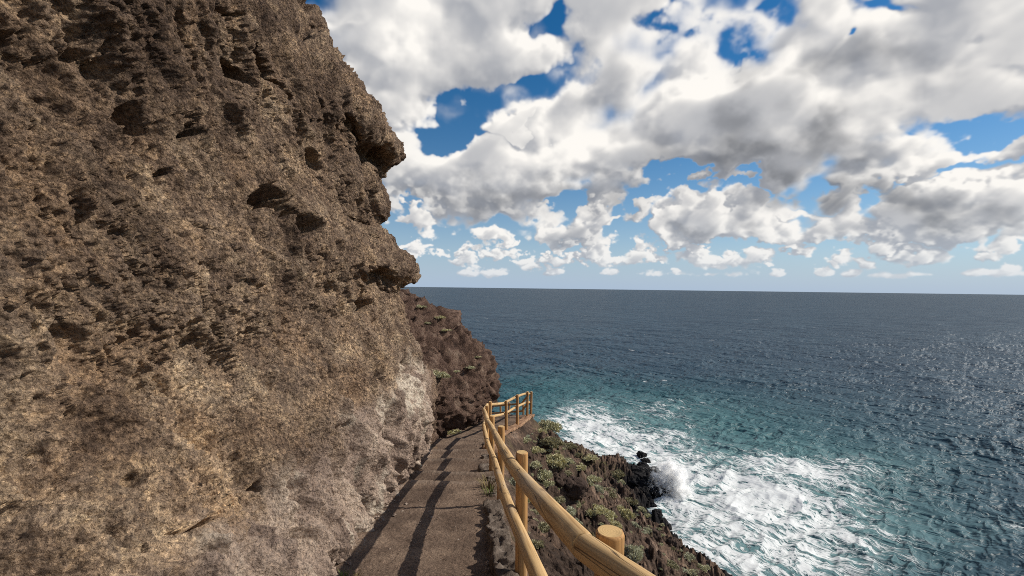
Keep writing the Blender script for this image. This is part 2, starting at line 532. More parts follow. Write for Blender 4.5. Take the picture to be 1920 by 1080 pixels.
# ------------------------------------------------------------------ materials
def rock_colour(t, pos):
    """brown volcanic breccia: crust, matrix, lichen tan"""
    big = t.noise(pos, 0.55, 5, .6)
    mid = t.noise(pos, 2.6, 6, .62)
    fin = t.noise(pos, 30, 6, .78)
    c = t.ramp(mid, [(.30, (.24, .190, .162)), (.46, (.43, .345, .282)), (.58, (.60, .495, .395)), (.72, (.74, .63, .50))])
    c = t.mix(t.math('MULTIPLY', t.maprange(big, .42, .60), .8), c, (.27, .212, .178), 'MIX')
    pat = t.noise(t.mapping(pos, (1, .8, .55), (.7, 0, 0)), 1.9, 4, .6)
    c = t.mix(1.0, c, t.ramp(pat, [(.34, (.62, .60, .60)), (.5, (1, 1, 1)), (.66, (1.32, 1.28, 1.2))]), 'MULTIPLY')
    # single clasts in random tones, also standing in for shade between grains
    dis = t.n('ShaderNodeVectorMath', operation='MULTIPLY_ADD')
    t.link(t.noise(pos, 22, 3, .6, out=1), dis.inputs[0]); dis.inputs[1].default_value = (.05, .05, .05); t.link(pos, dis.inputs[2])
    for sc, lo, hi in ((15, .76, 1.2), (42, .66, 1.27)):
        vc = t.voronoi(dis.outputs[0], sc, out='Color')
        sp = t.n('ShaderNodeSeparateColor'); t.link(vc, sp.inputs[0])
        c = t.mix(1.0, c, t.ramp(sp.outputs[0], [(0, (lo, lo * .97, lo * .95)), (.5, (.92, .90, .88)), (1, (hi, hi * .97, hi * .90))]), 'MULTIPLY')
    g = t.ramp(fin, [(.34, (.30, .29, .28)), (.47, (.92, .90, .88)), (.62, (1.5, 1.46, 1.38))])  # dark specks paint the tiny shadows between grains into the colour
    return t.mix(1.0, c, g, 'MULTIPLY')

def mat_cliff():
    m, t, b = new_mat('cliff_rock')
    pos = t.n('ShaderNodeNewGeometry').outputs['Position']
    crust = rock_colour(t, pos)
    warm = t.noise(pos, 1.1, 4, .6)
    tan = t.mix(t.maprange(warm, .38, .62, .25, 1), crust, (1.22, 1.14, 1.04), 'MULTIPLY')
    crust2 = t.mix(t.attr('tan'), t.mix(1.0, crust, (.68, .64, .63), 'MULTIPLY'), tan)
    # pale tuff
    n1 = t.noise(t.mapping(pos, (1, 1, .45)), 2.4, 6, .6)
    tuff = t.ramp(n1, [(.30, (.165, .120, .098)), (.45, (.29, .218, .178)), (.58, (.42, .325, .262)), (.72, (.58, .47, .375))])
    n2 = t.noise(pos, 42, 4, .7)
    tuff = t.mix(1.0, tuff, t.ramp(n2, [(.34, (.50, .48, .46)), (.5, (1, 1, 1)), (.66, (1.35, 1.30, 1.22))]), 'MULTIPLY')
    tuff = t.mix(t.math('MULTIPLY', t.attr('white'), t.maprange(t.noise(pos, 9, 5, .7), .36, .56)), tuff, (.66, .57, .46))
    # dark red brown spur
    n3 = t.noise(t.mapping(pos, (1, 1, .5)), 2.2, 6, .65)
    red = t.ramp(n3, [(.30, (.040, .025, .020)), (.45, (.105, .064, .049)), (.58, (.195, .126, .095)), (.72, (.34, .25, .19))])
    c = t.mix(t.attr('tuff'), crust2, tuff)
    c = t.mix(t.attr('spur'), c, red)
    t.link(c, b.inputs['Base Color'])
    b.inputs['Roughness'].default_value = .95
    b.inputs['Specular IOR Level'].default_value = .15
    v = t.voronoi(pos, 24)
    h = t.math('ADD', t.math('MULTIPLY', t.noise(pos, 38, 6, .75), 1.3), t.math('MULTIPLY', v, .7))
    h = t.math('ADD', h, t.math('MULTIPLY', t.voronoi(pos, 60), .35))
    sm = t.math('MULTIPLY_ADD', t.attr('tuff'), -.55, 1.0)
    h = t.math('MULTIPLY', h, sm)
    t.link(t.bump(h, 1.0, .07), b.inputs['Normal'])
    return m

def mat_slope():
    m, t, b = new_mat('slope_soil')
    pos = t.n('ShaderNodeNewGeometry').outputs['Position']
    n = t.noise(pos, .45, 7, .66)
    c = t.ramp(n, [(.30, (.026, .017, .013)), (.45, (.066, .044, .033)), (.57, (.135, .090, .067)), (.70, (.24, .175, .135))])
    f = t.noise(pos, 5.5, 6, .7)
    c = t.mix(1.0, c, t.ramp(f, [(.30, (.35, .34, .33)), (.5, (.95, .95, .95)), (.70, (1.9, 1.85, 1.7))]), 'MULTIPLY')
    grn = t.math('MULTIPLY', t.maprange(t.noise(pos, .33, 5, .6), .52, .66), t.maprange(t.noise(pos, 3.5, 4, .65), .42, .62))
    c = t.mix(t.math('MULTIPLY', grn, .75), c, (.105, .095, .038))
    c = t.mix(t.attr('wet'), c, (.012, .011, .012))
    t.link(c, b.inputs['Base Color'])
    b.inputs['Roughness'].default_value = .95
    b.inputs['Specular IOR Level'].default_value = .15
    h = t.math('ADD', t.noise(pos, 7, 6, .7), t.math('MULTIPLY', t.voronoi(pos, 4.5), .6))
    t.link(t.bump(h, 1.0, .12), b.inputs['Normal'])
    return m

def mat_path():
    m, t, b = new_mat('path_concrete')
    pos = t.n('ShaderNodeNewGeometry').outputs['Position']
    n = t.noise(pos, 1.7, 6, .62)
    c = t.ramp(n, [(.30, (.092, .063, .047)), (.5, (.150, .106, .079)), (.68, (.22, .160, .118))])
    f = t.noise(pos, 55, 4, .75)
    c = t.mix(1.0, c, t.ramp(f, [(.32, (.40, .38, .37)), (.48, (.98, .97, .96)), (.60, (1.3, 1.28, 1.25)), (.70, (2.6, 2.45, 2.3))]), 'MULTIPLY')
    stain = t.maprange(t.noise(pos, 1.1, 5, .65), .50, .66)
    c = t.mix(t.math('MULTIPLY', stain, .40), c, (.060, .042, .032))
    c = t.mix(t.math('MULTIPLY', t.attr('worn'), .55), c, (.30, .235, .185))
    c = t.mix(t.math('MULTIPLY', t.attr('past_step'), .60), c, (.048, .034, .026))
    t.link(c, b.inputs['Base Color'])
    b.inputs['Roughness'].default_value = .96
    b.inputs['Specular IOR Level'].default_value = .15
    h = t.math('ADD', t.noise(pos, 60, 5, .75), t.math('MULTIPLY', t.noise(pos, 12, 4, .6), 1.2))
    t.link(t.bump(h, .9, .02), b.inputs['Normal'])
    return m

def mat_stone(name, stops, scale=6.0, bump=.03):
    m, t, b = new_mat(name)
    pos = t.n('ShaderNodeNewGeometry').outputs['Position']
    c = t.ramp(t.noise(pos, scale, 7, .68), stops)
    t.link(c, b.inputs['Base Color'])
    b.inputs['Roughness'].default_value = .93
    b.inputs['Specular IOR Level'].default_value = .2
    h = t.math('ADD', t.noise(pos, scale * 6, 6, .7), t.math('MULTIPLY', t.voronoi(pos, scale * 3), .5))
    t.link(t.bump(h, 1.0, bump), b.inputs['Normal'])
    return m

def mat_wood(name, tint, end=False):
    m, t, b = new_mat(name)
    co = t.n('ShaderNodeTexCoord').outputs['Object']
    info = t.n('ShaderNodeObjectInfo').outputs['Random']
    add = t.n('ShaderNodeVectorMath', operation='ADD')
    t.link(co, add.inputs[0])
    cb = t.n('ShaderNodeCombineXYZ')
    for i in range(3):
        t.link(t.math('MULTIPLY', info, 13.0 + 7 * i), cb.inputs[i])
    t.link(cb.outputs[0], add.inputs[1])
    v = add.outputs[0]
    if end:
        d = t.n('ShaderNodeVectorMath', operation='LENGTH')
        t.link(t.mapping(co, (1, 1, 0)), d.inputs[0])
        ring = t.math('SINE', t.math('ADD', t.math('MULTIPLY', d.outputs['Value'], 700), t.math('MULTIPLY', t.noise(v, 14, 3), 9)))
        c = t.ramp(t.math('MULTIPLY_ADD', ring, .5, .5), [(0, tuple(x * .95 for x in tint)), (1, tint)])
        c = t.mix(t.maprange(t.noise(v, 30, 4), .45, .7), c, tuple(x * .8 for x in tint))
        h = ring
        bd = .0003
    else:
        g1 = t.noise(t.mapping(v, (26, 26, 1.3)), 1.0, 5, .65, dist=.4)
        g2 = t.noise(t.mapping(v, (70, 70, 1.8)), 1.0, 2, .6)
        c = t.ramp(g1, [(.28, tuple(x * .58 for x in tint)), (.45, tuple(x * .88 for x in tint)), (.62, tint), (.8, tuple(min(1, x * 1.18) for x in tint))])
        c = t.mix(1.0, c, t.ramp(g2, [(.32, (.68, .61, .52)), (.5, (1, 1, 1)), (.68, (1.10, 1.10, 1.08))]), 'MULTIPLY')
        c = t.mix(t.math('MULTIPLY', t.maprange(t.noise(t.mapping(v, (7, 7, 1.6)), 1.0, 4, .6), .50, .72), .45), c, tuple(.55 * sum(tint) / 3 + .30 * x for x in tint))
        # drying cracks along the grain
        cr = t.noise(t.mapping(v, (20, 20, .55)), 1.0, 2, .5)
        line = t.math('ABSOLUTE', t.math('SUBTRACT', cr, .5))
        gate = t.maprange(t.noise(t.mapping(v, (6, 6, 1.1)), 1.0, 2), .47, .55)
        crack = t.math('MULTIPLY', t.maprange(line, .0, .018, 1, 0), gate)
        c = t.mix(t.math('MULTIPLY', crack, .85), c, (.045, .024, .012))
        kn = t.voronoi(t.mapping(v, (5, 5, 1.7)), 1.0)
        c = t.mix(t.maprange(kn, .05, .14, .75, 0), c, (.10, .05, .02))
        h = t.math('SUBTRACT', t.math('MULTIPLY', g2, .5), t.math('MULTIPLY', crack, 2.0))
        bd = .003
    t.link(c, b.inputs['Base Color'])
    b.inputs['Roughness'].default_value = .72
    b.inputs['Specular IOR Level'].default_value = .3
    t.link(t.bump(h, .45, bd), b.inputs['Normal'])
    return m

def mat_leaf(name, a, bcol):
    m, t, b = new_mat(name)
    pos = t.n('ShaderNodeNewGeometry').outputs['Position']
    c = t.ramp(t.noise(pos, 9, 3, .6), [(.32, a), (.68, bcol)])
    t.link(c, b.inputs['Base Color'])
    b.inputs['Roughness'].default_value = .8
    b.inputs['Specular IOR Level'].default_value = .2
    return m

def mat_sea():
    m, t, b = new_mat('sea_water')
    pos = t.n('ShaderNodeNewGeometry').outputs['Position']
    foam_d = t.attr('foam')
    teal = t.attr('teal')
    # water body colour
    var = t.noise(t.mapping(pos, (.02, .045, 1), (0, 0, .6)), 1.0, 4, .6)
    deep = t.ramp(var, [(.35, (.022, .048, .078)), (.65, (.034, .066, .098))])
    near = t.ramp(var, [(.35, (.020, .076, .098)), (.65, (.036, .110, .128))])
    body = t.mix(teal, deep, near)
    body = t.mix(t.math('MULTIPLY', t.attr('milk'), .72), body, (.135, .245, .255))
    # foam lace: warped ridges at several scales
    rot = t.mapping(pos, (1, 1, 1), (0, 0, .70))
    st = t.mapping(rot, (.55, 1.25, 1))
    wv = t.noise(st, .16, 3, .55, out=1)
    off = t.n('ShaderNodeVectorMath', operation='MULTIPLY_ADD')
    t.link(wv, off.inputs[0]); off.inputs[1].default_value = (5.5, 5.5, 0); t.link(st, off.inputs[2])
    p = off.outputs[0]
    wv2 = t.noise(p, .9, 3, .6, out=1)
    off2 = t.n('ShaderNodeVectorMath', operation='MULTIPLY_ADD')
    t.link(wv2, off2.inputs[0]); off2.inputs[1].default_value = (.9, .9, 0); t.link(p, off2.inputs[2])
    p2 = off2.outputs[0]
    def ridge(sc, det, q):
        n = t.noise(q, sc, det, .55)
        return t.math('SUBTRACT', 1.0, t.math('MULTIPLY', t.math('ABSOLUTE', t.math('SUBTRACT', n, .5)), 5.0), clamp=True)
    r1, r2, r3 = ridge(.32, 2, p2), ridge(.95, 3, p2), ridge(2.6, 3, p2)
    patch = t.noise(p, .12, 4, .6)
    lace = t.math('ADD', t.math('ADD', t.math('MULTIPLY', r1, .34), t.math('MULTIPLY', r2, .38)), t.math('MULTIPLY', r3, .34))
    lace = t.math('ADD', lace, t.math('MULTIPLY', t.math('SUBTRACT', patch, .5), .9))
    thr = t.math('MULTIPLY_ADD', foam_d, -.80, 1.19)
    foam = t.maprange(t.math('SUBTRACT', lace, thr), -.10, .24, 0, 1)
    foam = t.math('MULTIPLY', foam, t.maprange(foam_d, .02, .12))
    # whitecaps far out
    wc = t.noise(t.mapping(rot, (.10, .34, 1)), 1.0, 5, .62)
    wc2 = t.noise(t.mapping(rot, (.012, .02, 1)), 1.0, 2, .5)
    caps = t.math('MULTIPLY', t.maprange(wc, .665, .72), t.maprange(wc2, .42, .6))
    caps = t.math('MULTIPLY', caps, .75)
    foam = t.math('MAXIMUM', foam, caps)
    c = t.mix(foam, body, (.68, .70, .70))
    t.link(c, b.inputs['Base Color'])
    rough = t.math('MULTIPLY_ADD', foam, .44, .44)
    t.link(rough, b.inputs['Roughness'])
    b.inputs['IOR'].default_value = 1.33
    # swell, chop and ripples
    h0 = t.noise(t.mapping(rot, (.030, .095, 1)), 1.0, 3, .55)
    h1 = t.noise(t.mapping(rot, (.12, .36, 1)), 1.0, 3, .6, dist=.3)
    h2 = t.noise(t.mapping(rot, (.65, 1.7, 1)), 1.0, 3, .6)
    h = t.math('ADD', t.math('MULTIPLY', h0, 5.0), t.math('MULTIPLY', h1, 2.1))
    h = t.math('ADD', h, t.math('MULTIPLY', h2, .22))
    h = t.math('ADD', h, t.math('MULTIPLY', foam, .25))
    bn = t.n('ShaderNodeBump')
    bn.inputs['Distance'].default_value = 1.0
    t.link(t.math('MULTIPLY_ADD', foam, -.50, .68), bn.inputs['Strength'])
    t.link(h, bn.inputs['Height'])
    t.link(bn.outputs[0], b.inputs['Normal'])
    b.inputs['Specular IOR Level'].default_value = .11
    return m

M_CLIFF, M_SLOPE, M_PATH, M_SEA = mat_cliff(), mat_slope(), mat_path(), mat_sea()
M_KERB = mat_stone('kerb_stone', [(.32, (.065, .048, .037)), (.5, (.135, .104, .082)), (.68, (.24, .195, .16))], 7, .03)
M_TERRA = mat_stone('orange_slab', [(.32, (.15, .085, .052)), (.5, (.28, .165, .100)), (.68, (.40, .26, .165))], 4, .015)
M_BLACK = mat_stone('black_lava', [(.32, (.006, .006, .007)), (.55, (.016, .015, .016)), (.72, (.04, .038, .038))], 1.2, .12)
M_BROWN = mat_stone('brown_boulder', [(.32, (.03, .02, .016)), (.55, (.07, .046, .036)), (.72, (.13, .095, .075))], 2.2, .08)
M_POST = mat_wood('post_wood', (.50, .275, .105))
M_RAIL = mat_wood('rail_wood', (.56, .37, .175))
M_END = mat_wood('end_grain', (.60, .40, .18), True)

# ------------------------------------------------------------------ cliff
def prof_from_px(pts, yc):
    s, e = px_dir([p[0] for p in pts], [p[1] for p in pts])
    z, x = EYE + yc * e, yc * s
    o = np.argsort(z, kind='stable')
    return z[o], x[o]
NEAR = [(150, -620), (300, -420), (430, -210), (520, -90), (575, 0), (588, 14), (606, 42), (607, 66), (612, 82), (650, 132), (680, 175), (702, 205), (722, 225), (742, 243), (752, 262), (762, 284), (763, 291), (755, 298),
        (736, 302), (723, 312), (714, 332), (722, 350), (727, 370), (724, 392), (716, 412), (712, 432), (724, 438), (744, 452), (749, 464), (768, 482), (782, 503), (779, 512), (768, 522), (760, 533), (750, 545), (746, 565), (752, 590), (765, 625), (778, 660),
        (790, 700), (794, 745), (792, 800), (780, 850), (768, 900), (760, 960), (758, 1030), (758, 1400)]
YC = 9.0
NEAR = [(x - (11 if 40 < y < 560 else 4), y) for x, y in NEAR]
NZ, NX = prof_from_px(NEAR, YC)
NXs = NX.copy()
zz = np.linspace(-6, 16, 900)
xx = np.interp(zz, NZ, NX)
ker = np.exp(-0.5 * (np.arange(-90, 91) * (zz[1] - zz[0]) / .55) ** 2); ker /= ker.sum()
xs = np.convolve(np.pad(xx, 90, mode='edge'), ker, mode='valid') - .10
FAR = [(560, 500), (690, 530), (752, 552), (800, 574), (828, 592), (850, 609), (880, 636), (904, 664), (918, 688), (928, 711), (929, 730), (925, 750), (918, 770), (908, 786), (903, 800), (900, 1000)]
YF = 18.0
FZ, FX = prof_from_px(FAR, YF)

def cliff_x(Y, Z):
    k = smooth(5.8, 8.2, Y)
    x_n = np.interp(Z, zz, xs) * (1 - k) + np.interp(Z, NZ, NX) * k
    up = smooth(-1.0, 1.1, Z)
    x_n = x_n - up * 0.20 * np.clip((YC - Y) / 9, 0, 1.4) + (1 - up) * (wall_base(Y) - wall_base(YC) + 0.05) * np.where(Y < YC, 1, 0)
    # lower tuff leans back from the path a little above the ground
    fall = np.clip(Y - YC - .12, 0, None)
    x_n = x_n - up * (1.05 * fall + .12 * fall ** 2) - (1 - up) * .095 * np.clip(Y - YC, 0, None)
    x_f = np.interp(Z, FZ, FX) - np.clip(YF - Y, 0, None) * (.33 - .02 * smooth(-3, 0, Z)) - np.clip(Y - YF, 0, None) ** 1.25 * .42
    lowest = wall_base(Y)
    m = np.maximum(x_n, x_f)
    low = smooth(.55, 0.0, Z - path_mean(Y))
    return m * (1 - low) + np.maximum(lowest, m) * low * .5 + lowest * low * .5

def cliff_cols():
    y = [-6.0]
    while y[-1] < 46:
        v = y[-1]
        if v < 1.0:
            st = .03 + .04 * (1.0 - v) / 7
        elif v < 24:
            st = max(.0055, .0036 * v)
        else:
            st = .25
        y.append(v + st)
    return np.array(y)

DENTS = [  # hollows seen on the face: photograph x, y, half sizes, tilt (deg, down to the right), depth (m)
    (500, 385, 44, 26, 30, .55), (548, 420, 46, 22, 30, .55), (500, 80, 15, 44, -14, .5), (520, 130, 15, 36, -14, .5), (545, 180, 12, 28, -12, .42), (450, 135, 30, 15, 45, .22), (32, 75, 16, 26, -20, .12), (60, 130, 12, 30, -20, .10),
    (250, 228, 38, 14, 40, .16), (332, 252, 10, 24, 0, .18), (115, 180, 22, 12, 30, .10), (345, 1000, 44, 7, -24, .16), (392, 925, 26, 9, -20, .16), (486, 912, 18, 12, 0, .14), (318, 640, 30, 38, 10, .07), (585, 310, 16, 28, -20, .16), (602, 700, 14, 22, 0, .16),
    (706, 524, 30, 22, -12, .22), (690, 288, 30, 20, -25, .20), (672, 572, 24, 10, 10, .22), (222, 900, 16, 16, 20, .10), (432, 18, 34, 10, 10, .20), (560, 10, 26, 18, 30, .2), (570, 60, 14, 20, -20, .16), (40, 610, 10, 24, 0, .07), (232, 1055, 14, 14, 0, .08),
    (190, 320, 14, 26, -20, .09), (100, 440, 40, 14, 8, .06), (350, 495, 12, 10, 0, .10), (760, 690, 10, 18, 0, .16), (610, 545, 12, 20, -10, .10), (590, 480, 14, 12, 0, .1), (315, 330, 10, 12, 0, .1), (150, 100, 20, 12, 20, .06), (640, 800, 12, 8, 0, .08), (690, 760, 10, 18, -10, .08), (655, 235, 12, 20, -20, .14)]
TUFF_LINE = np.array([(-400, 1260), (250, 1085), (330, 1012), (420, 968), (480, 925), (540, 880), (600, 825), (650, 762), (690, 735), (730, 690), (765, 650), (800, 640), (1200, 640)], float)

def build_cliff():
    ys = cliff_cols()
    el = np.concatenate([np.linspace(R(-66), R(-36), 90, endpoint=False), np.linspace(R(-36), R(34), 640, endpoint=False), np.linspace(R(34), R(58), 60)])
    Y = np.repeat(ys[None, :], len(el), 0)
    r = np.sqrt(Y * Y + 2.0 ** 2)
    Z = EYE + r * np.tan(el)[:, None]
    Z = np.maximum(Z, path_mean(Y) - .9 + .02 * np.arange(len(el))[:, None] / len(el))
    Xc = cliff_x(Y, Z)
    P = np.stack([Xc, Y, Z], 2)
    # outward normal of the smooth face
    N = -grid_normals(P)
    flip = N[..., 0] < 0
    N[flip] *= -1
    # photograph position of each point (only decides which rock lies where)
    yy = np.maximum(Y, .25)
    QX, QY = dir_px(Xc / yy, (Z - EYE) / yy)
    p = P.reshape(-1, 3)
    n = len(p)
    jit = fbm(p / 1.1, 4, 40).reshape(Y.shape)
    line = np.interp(QX.ravel(), TUFF_LINE[:, 0], TUFF_LINE[:, 1]).reshape(Y.shape)
    jit2 = fbm((p * np.array([1, 1, .5])) / .35, 4, 45).reshape(Y.shape)
    tuff = smooth(-45, 60, QY - line + jit * 40 + jit2 * 46) * smooth(11.5, 9.6, Y + jit * .8)
    tuff = np.where(Y < .6, smooth(.3, -.5, Z + jit * .4), tuff)
    spur = smooth(9.2, 12.6, Y + jit * .6 + .5 * smooth(0, 1.5, Z))
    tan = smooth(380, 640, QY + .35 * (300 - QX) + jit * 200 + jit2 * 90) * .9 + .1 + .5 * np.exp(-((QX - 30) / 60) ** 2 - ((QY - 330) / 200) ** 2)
    white = smooth(.12, .55, fbm((p * np.array([1, 1, .5])) / .5, 4, 60).reshape(Y.shape) + .80 * np.exp(-((QX - 738) / 42) ** 2 - ((QY - 715) / 78) ** 2) - .16 + .25 * np.exp(-(np.abs(QY - line - 18) / 26) ** 2)) * tuff
    # displacement
    q = p.astype(np.float32)
    d = np.zeros(n, np.float32)
    calm = 1 - .72 * tuff.ravel()
    edge = (smooth(6.5, 8.0, Y) * smooth(10.5, 9.3, Y)).ravel()
    shear = q.copy(); shear[:, 1] += .55 * q[:, 2]
    qv = q.copy(); qv[:, 2] = q[:, 2] * .45 + q[:, 1] * .18; qv[:, 1] *= 1.2
    d += (.15 - .06 * edge) * fbm(shear / np.array([1.7, 1.7, 1.2], np.float32), 2, 50)
    qd = q.copy(); qd[:, 1] = q[:, 1] + .75 * q[:, 2]; qd[:, 2] = q[:, 2] * .55 - .35 * q[:, 1]
    d += .120 * (fbm(qd / np.array([.75, .62, .75], np.float32), 4, 54, ridged=True) - .5)
    d += .16 * fbm(qd / np.array([1.2, .95, 1.3], np.float32), 2, 58) * (1 - .5 * edge)
    # fractured blocks
    wq = q + .10 * np.stack([perlin(q / .3, 180), perlin(q / .3, 181), perlin(q / .3, 182)], 1)
    _, _, cb = worley(wq / np.array([.42, .38, .60], np.float32), 185, True)
    d += (.070 * cb - .035) * (1 - .5 * tuff.ravel())
    _, _, cb = worley(wq / np.array([.17, .15, .24], np.float32), 187, True)
    d += (.032 * cb - .016) * (1 - .45 * tuff.ravel())
    # scoria pits and clasts, drawn out down the face
    rough = smooth(-.45, .55, fbm(q / np.array([.9, .9, 1.3], np.float32), 3, 190)) * .85 + .25
    calm = calm * rough
    f1, f2 = worley(qv / .155, 70)
    big = np.clip(f2 - f1, 0, .6)
    d += .050 * (big - .2) * calm
    f1, f2 = worley(qv / .062 + .7 * np.stack([perlin(q / .1, 80), perlin(q / .1, 81), perlin(q / .1, 82)], 1), 72)
    gate = smooth(-.35, .35, fbm(q / .45, 3, 90))
    d += (.040 + .034 * gate) * (np.clip(f2 - f1, 0, .55) - .2) * calm
    d -= .045 * smooth(.34, .62, fbm(qv / .17, 3, 93)) * calm
    d -= .028 * smooth(.12, .40, fbm(qv / .052, 3, 195)) * calm * smooth(9, 5, Y).ravel()
    d -= .036 * smooth(.20, .48, fbm(qv / .095, 3, 197)) * calm
    f1, f2 = worley(q / .030, 74)
    d += .030 * (np.clip(f2 - f1, 0, .5) - .2) * calm * smooth(7, 4, Y).ravel()
    d += .016 * fbm(q / .045, 3, 97) * (1 - .35 * tuff.ravel())
    # tuff: weathered flutes running down and to the right
    fl = q.copy(); fl[:, 2] = fl[:, 2] * .42 - fl[:, 1] * .25
    d += tuff.ravel() * .13 * (fbm(fl / .42, 4, 110, ridged=True) - .6)
    d += tuff.ravel() * .020 * fbm(q / .12, 3, 114)
    # spur: broken scree and ledges
    f1, f2 = worley(q / np.array([.8, .8, .55], np.float32), 126)
    _, _, cb = worley(wq / np.array([.6, .6, .45], np.float32), 128, True)
    d += spur.ravel() * (.13 * (cb - .5) + .14 * fbm(q / .9, 4, 120) + .12 * (fbm(q / .40, 4, 124, ridged=True) - .5) + .16 * (np.clip(f2 - f1, 0, .5) - .2))
    D = d.reshape(Y.shape)
    wx = QX + 13 * fbm(p / .22, 3, 130).reshape(Y.shape) * np.clip(4 / np.maximum(Y, 1), .6, 2)
    wy = QY + 13 * fbm(p / .22, 3, 133).reshape(Y.shape) * np.clip(4 / np.maximum(Y, 1), .6, 2)
    dent = np.zeros(Y.shape, np.float32)
    for (cx, cy, rx, ry, tl, dep) in DENTS:
        c, s = math.cos(R(tl)), math.sin(R(tl))
        u = ((wx - cx) * c + (wy - cy) * s) / rx
        v = (-(wx - cx) * s + (wy - cy) * c) / ry
        dent = np.maximum(dent, 1.25 * dep * smooth(1.12, .66, np.sqrt(u * u + v * v)))
    dent[Y < .6] = 0
    # the tuff is recessed under the dark breccia
    rec = tuff * smooth(-.9, -.3, Z - path_mean(Y) - 0.6) * .06
    P2 = P + N * (D - dent * 1.0 - rec)[..., None]
    fade = smooth(-7, -5, Y)
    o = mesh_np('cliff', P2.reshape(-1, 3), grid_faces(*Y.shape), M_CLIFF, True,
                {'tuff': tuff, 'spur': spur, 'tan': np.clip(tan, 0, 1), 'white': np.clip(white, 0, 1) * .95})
    tag(o, 'tall brown volcanic rock face along the left of the path', 'cliff', kind='structure')
    return o
cliff = build_cliff()

# ------------------------------------------------------------------ path
def build_path():
    y = [-6.0]
    while y[-1] < 24.5:
        v = y[-1]
        y.append(v + (.06 if v < 1.5 else max(.012, min(.05, .0032 * v))))
    y = np.array(y)
    t = np.linspace(0, 1, 190)
    Y = np.repeat(y[:, None], len(t), 1)
    Xl, Xr = wall_base(y) - .45, path_edge(y) + .04
    Xr = np.where(y > 21, np.minimum(Xr, path_edge(y)), Xr)
    X = Xl[:, None] * (1 - t) + Xr[:, None] * t
    q0 = np.stack([X.ravel(), Y.ravel(), np.zeros(X.size)], 1)
    wob = .10 * fbm(q0 / .6, 3, 140).reshape(X.shape)
    Z = path_z(Y + wob) + .013 * fbm(q0 / .5, 4, 145).reshape(X.shape) + .007 * fbm(q0 / .05, 3, 149).reshape(X.shape)
    # loose stones pressed into the surface
    f1, _ = worley(q0 / .085, 150)
    sel = smooth(.10, .35, fbm(q0 / .25, 2, 151))
    Z += (.014 * smooth(.36, .12, f1) * sel).reshape(X.shape)
    # earth piled against the rock
    dl = X - wall_base(Y)
    Z += .16 * np.exp(-np.clip(dl + .05, 0, None) / .10) * (.6 + .5 * fbm(q0 / .3, 3, 155).reshape(X.shape))
    worn = np.zeros(X.shape); past_step = np.zeros(X.shape)
    brk = (.6 + .6 * fbm(q0 / .25, 3, 158).reshape(X.shape))
    for e_ in STEPS:
        worn += np.exp(-((Y + wob - e_ + .07) / .055) ** 2) * brk
        past_step += np.exp(-np.clip(Y + wob - e_ - .005, 0, None) / .22) * (Y + wob > e_ - .005) * brk  # darker band just past each step edge, fading onward
        Z += .014 * np.exp(-((Y + wob - e_ + .05) / .05) ** 2)
    return tag(mesh_np('path', np.stack([X, Y, Z], 2).reshape(-1, 3), grid_faces(*X.shape, flip=False), M_PATH, True, {'worn': np.clip(worn, 0, 1), 'past_step': np.clip(past_step, 0, 1)}), 'brown stepped footpath cut along the foot of the rock', 'path', kind='structure')
path = build_path()

def rock_block(name, cx, cy, cz, sx, sy, sz, rot, mat, seed, rough=.06, power=3.5, n=28, parent=None, link=True):
    """a rounded rough block (superellipsoid, displaced)"""
    u = np.linspace(-math.pi, math.pi, 2 * n + 1)[:-1]
    v = np.linspace(-math.pi / 2, math.pi / 2, n)
    U, V = np.meshgrid(u, v)
    D = np.stack([np.cos(V) * np.cos(U), np.cos(V) * np.sin(U), np.sin(V)], 2)
    rr = (np.abs(D) ** power).sum(2) ** (-1 / power)
    P = D * rr[..., None] * np.array([sx, sy, sz]) / 2
    q = P.reshape(-1, 3) + seed * 3.1
    mean = (sx + sy + sz) / 3
    k = rough * (fbm(q / (mean * .45), 4, 160 + seed) + .5 * (fbm(q / (mean * .22), 3, 167, ridged=True) - .5))
    P = P * (1 + (k / 1.0).reshape(U.shape)[..., None] / 1.0)
    c, s = math.cos(rot), math.sin(rot)
    P = np.stack([P[..., 0] * c - P[..., 1] * s, P[..., 0] * s + P[..., 1] * c, P[..., 2]], 2)
    nr, nc = U.shape
    i = np.arange(nr * nc).reshape(nr, nc)
    i = np.concatenate([i, i[:, :1]], 1)
    f = np.stack([i[:-1, :-1].ravel(), i[:-1, 1:].ravel(), i[1:, 1:].ravel(), i[1:, :-1].ravel()], 1)
    o = mesh_np(name, P.reshape(-1, 3), f, mat, True, parent=parent, link=link)
    o.location = (cx, cy, cz)
    return o

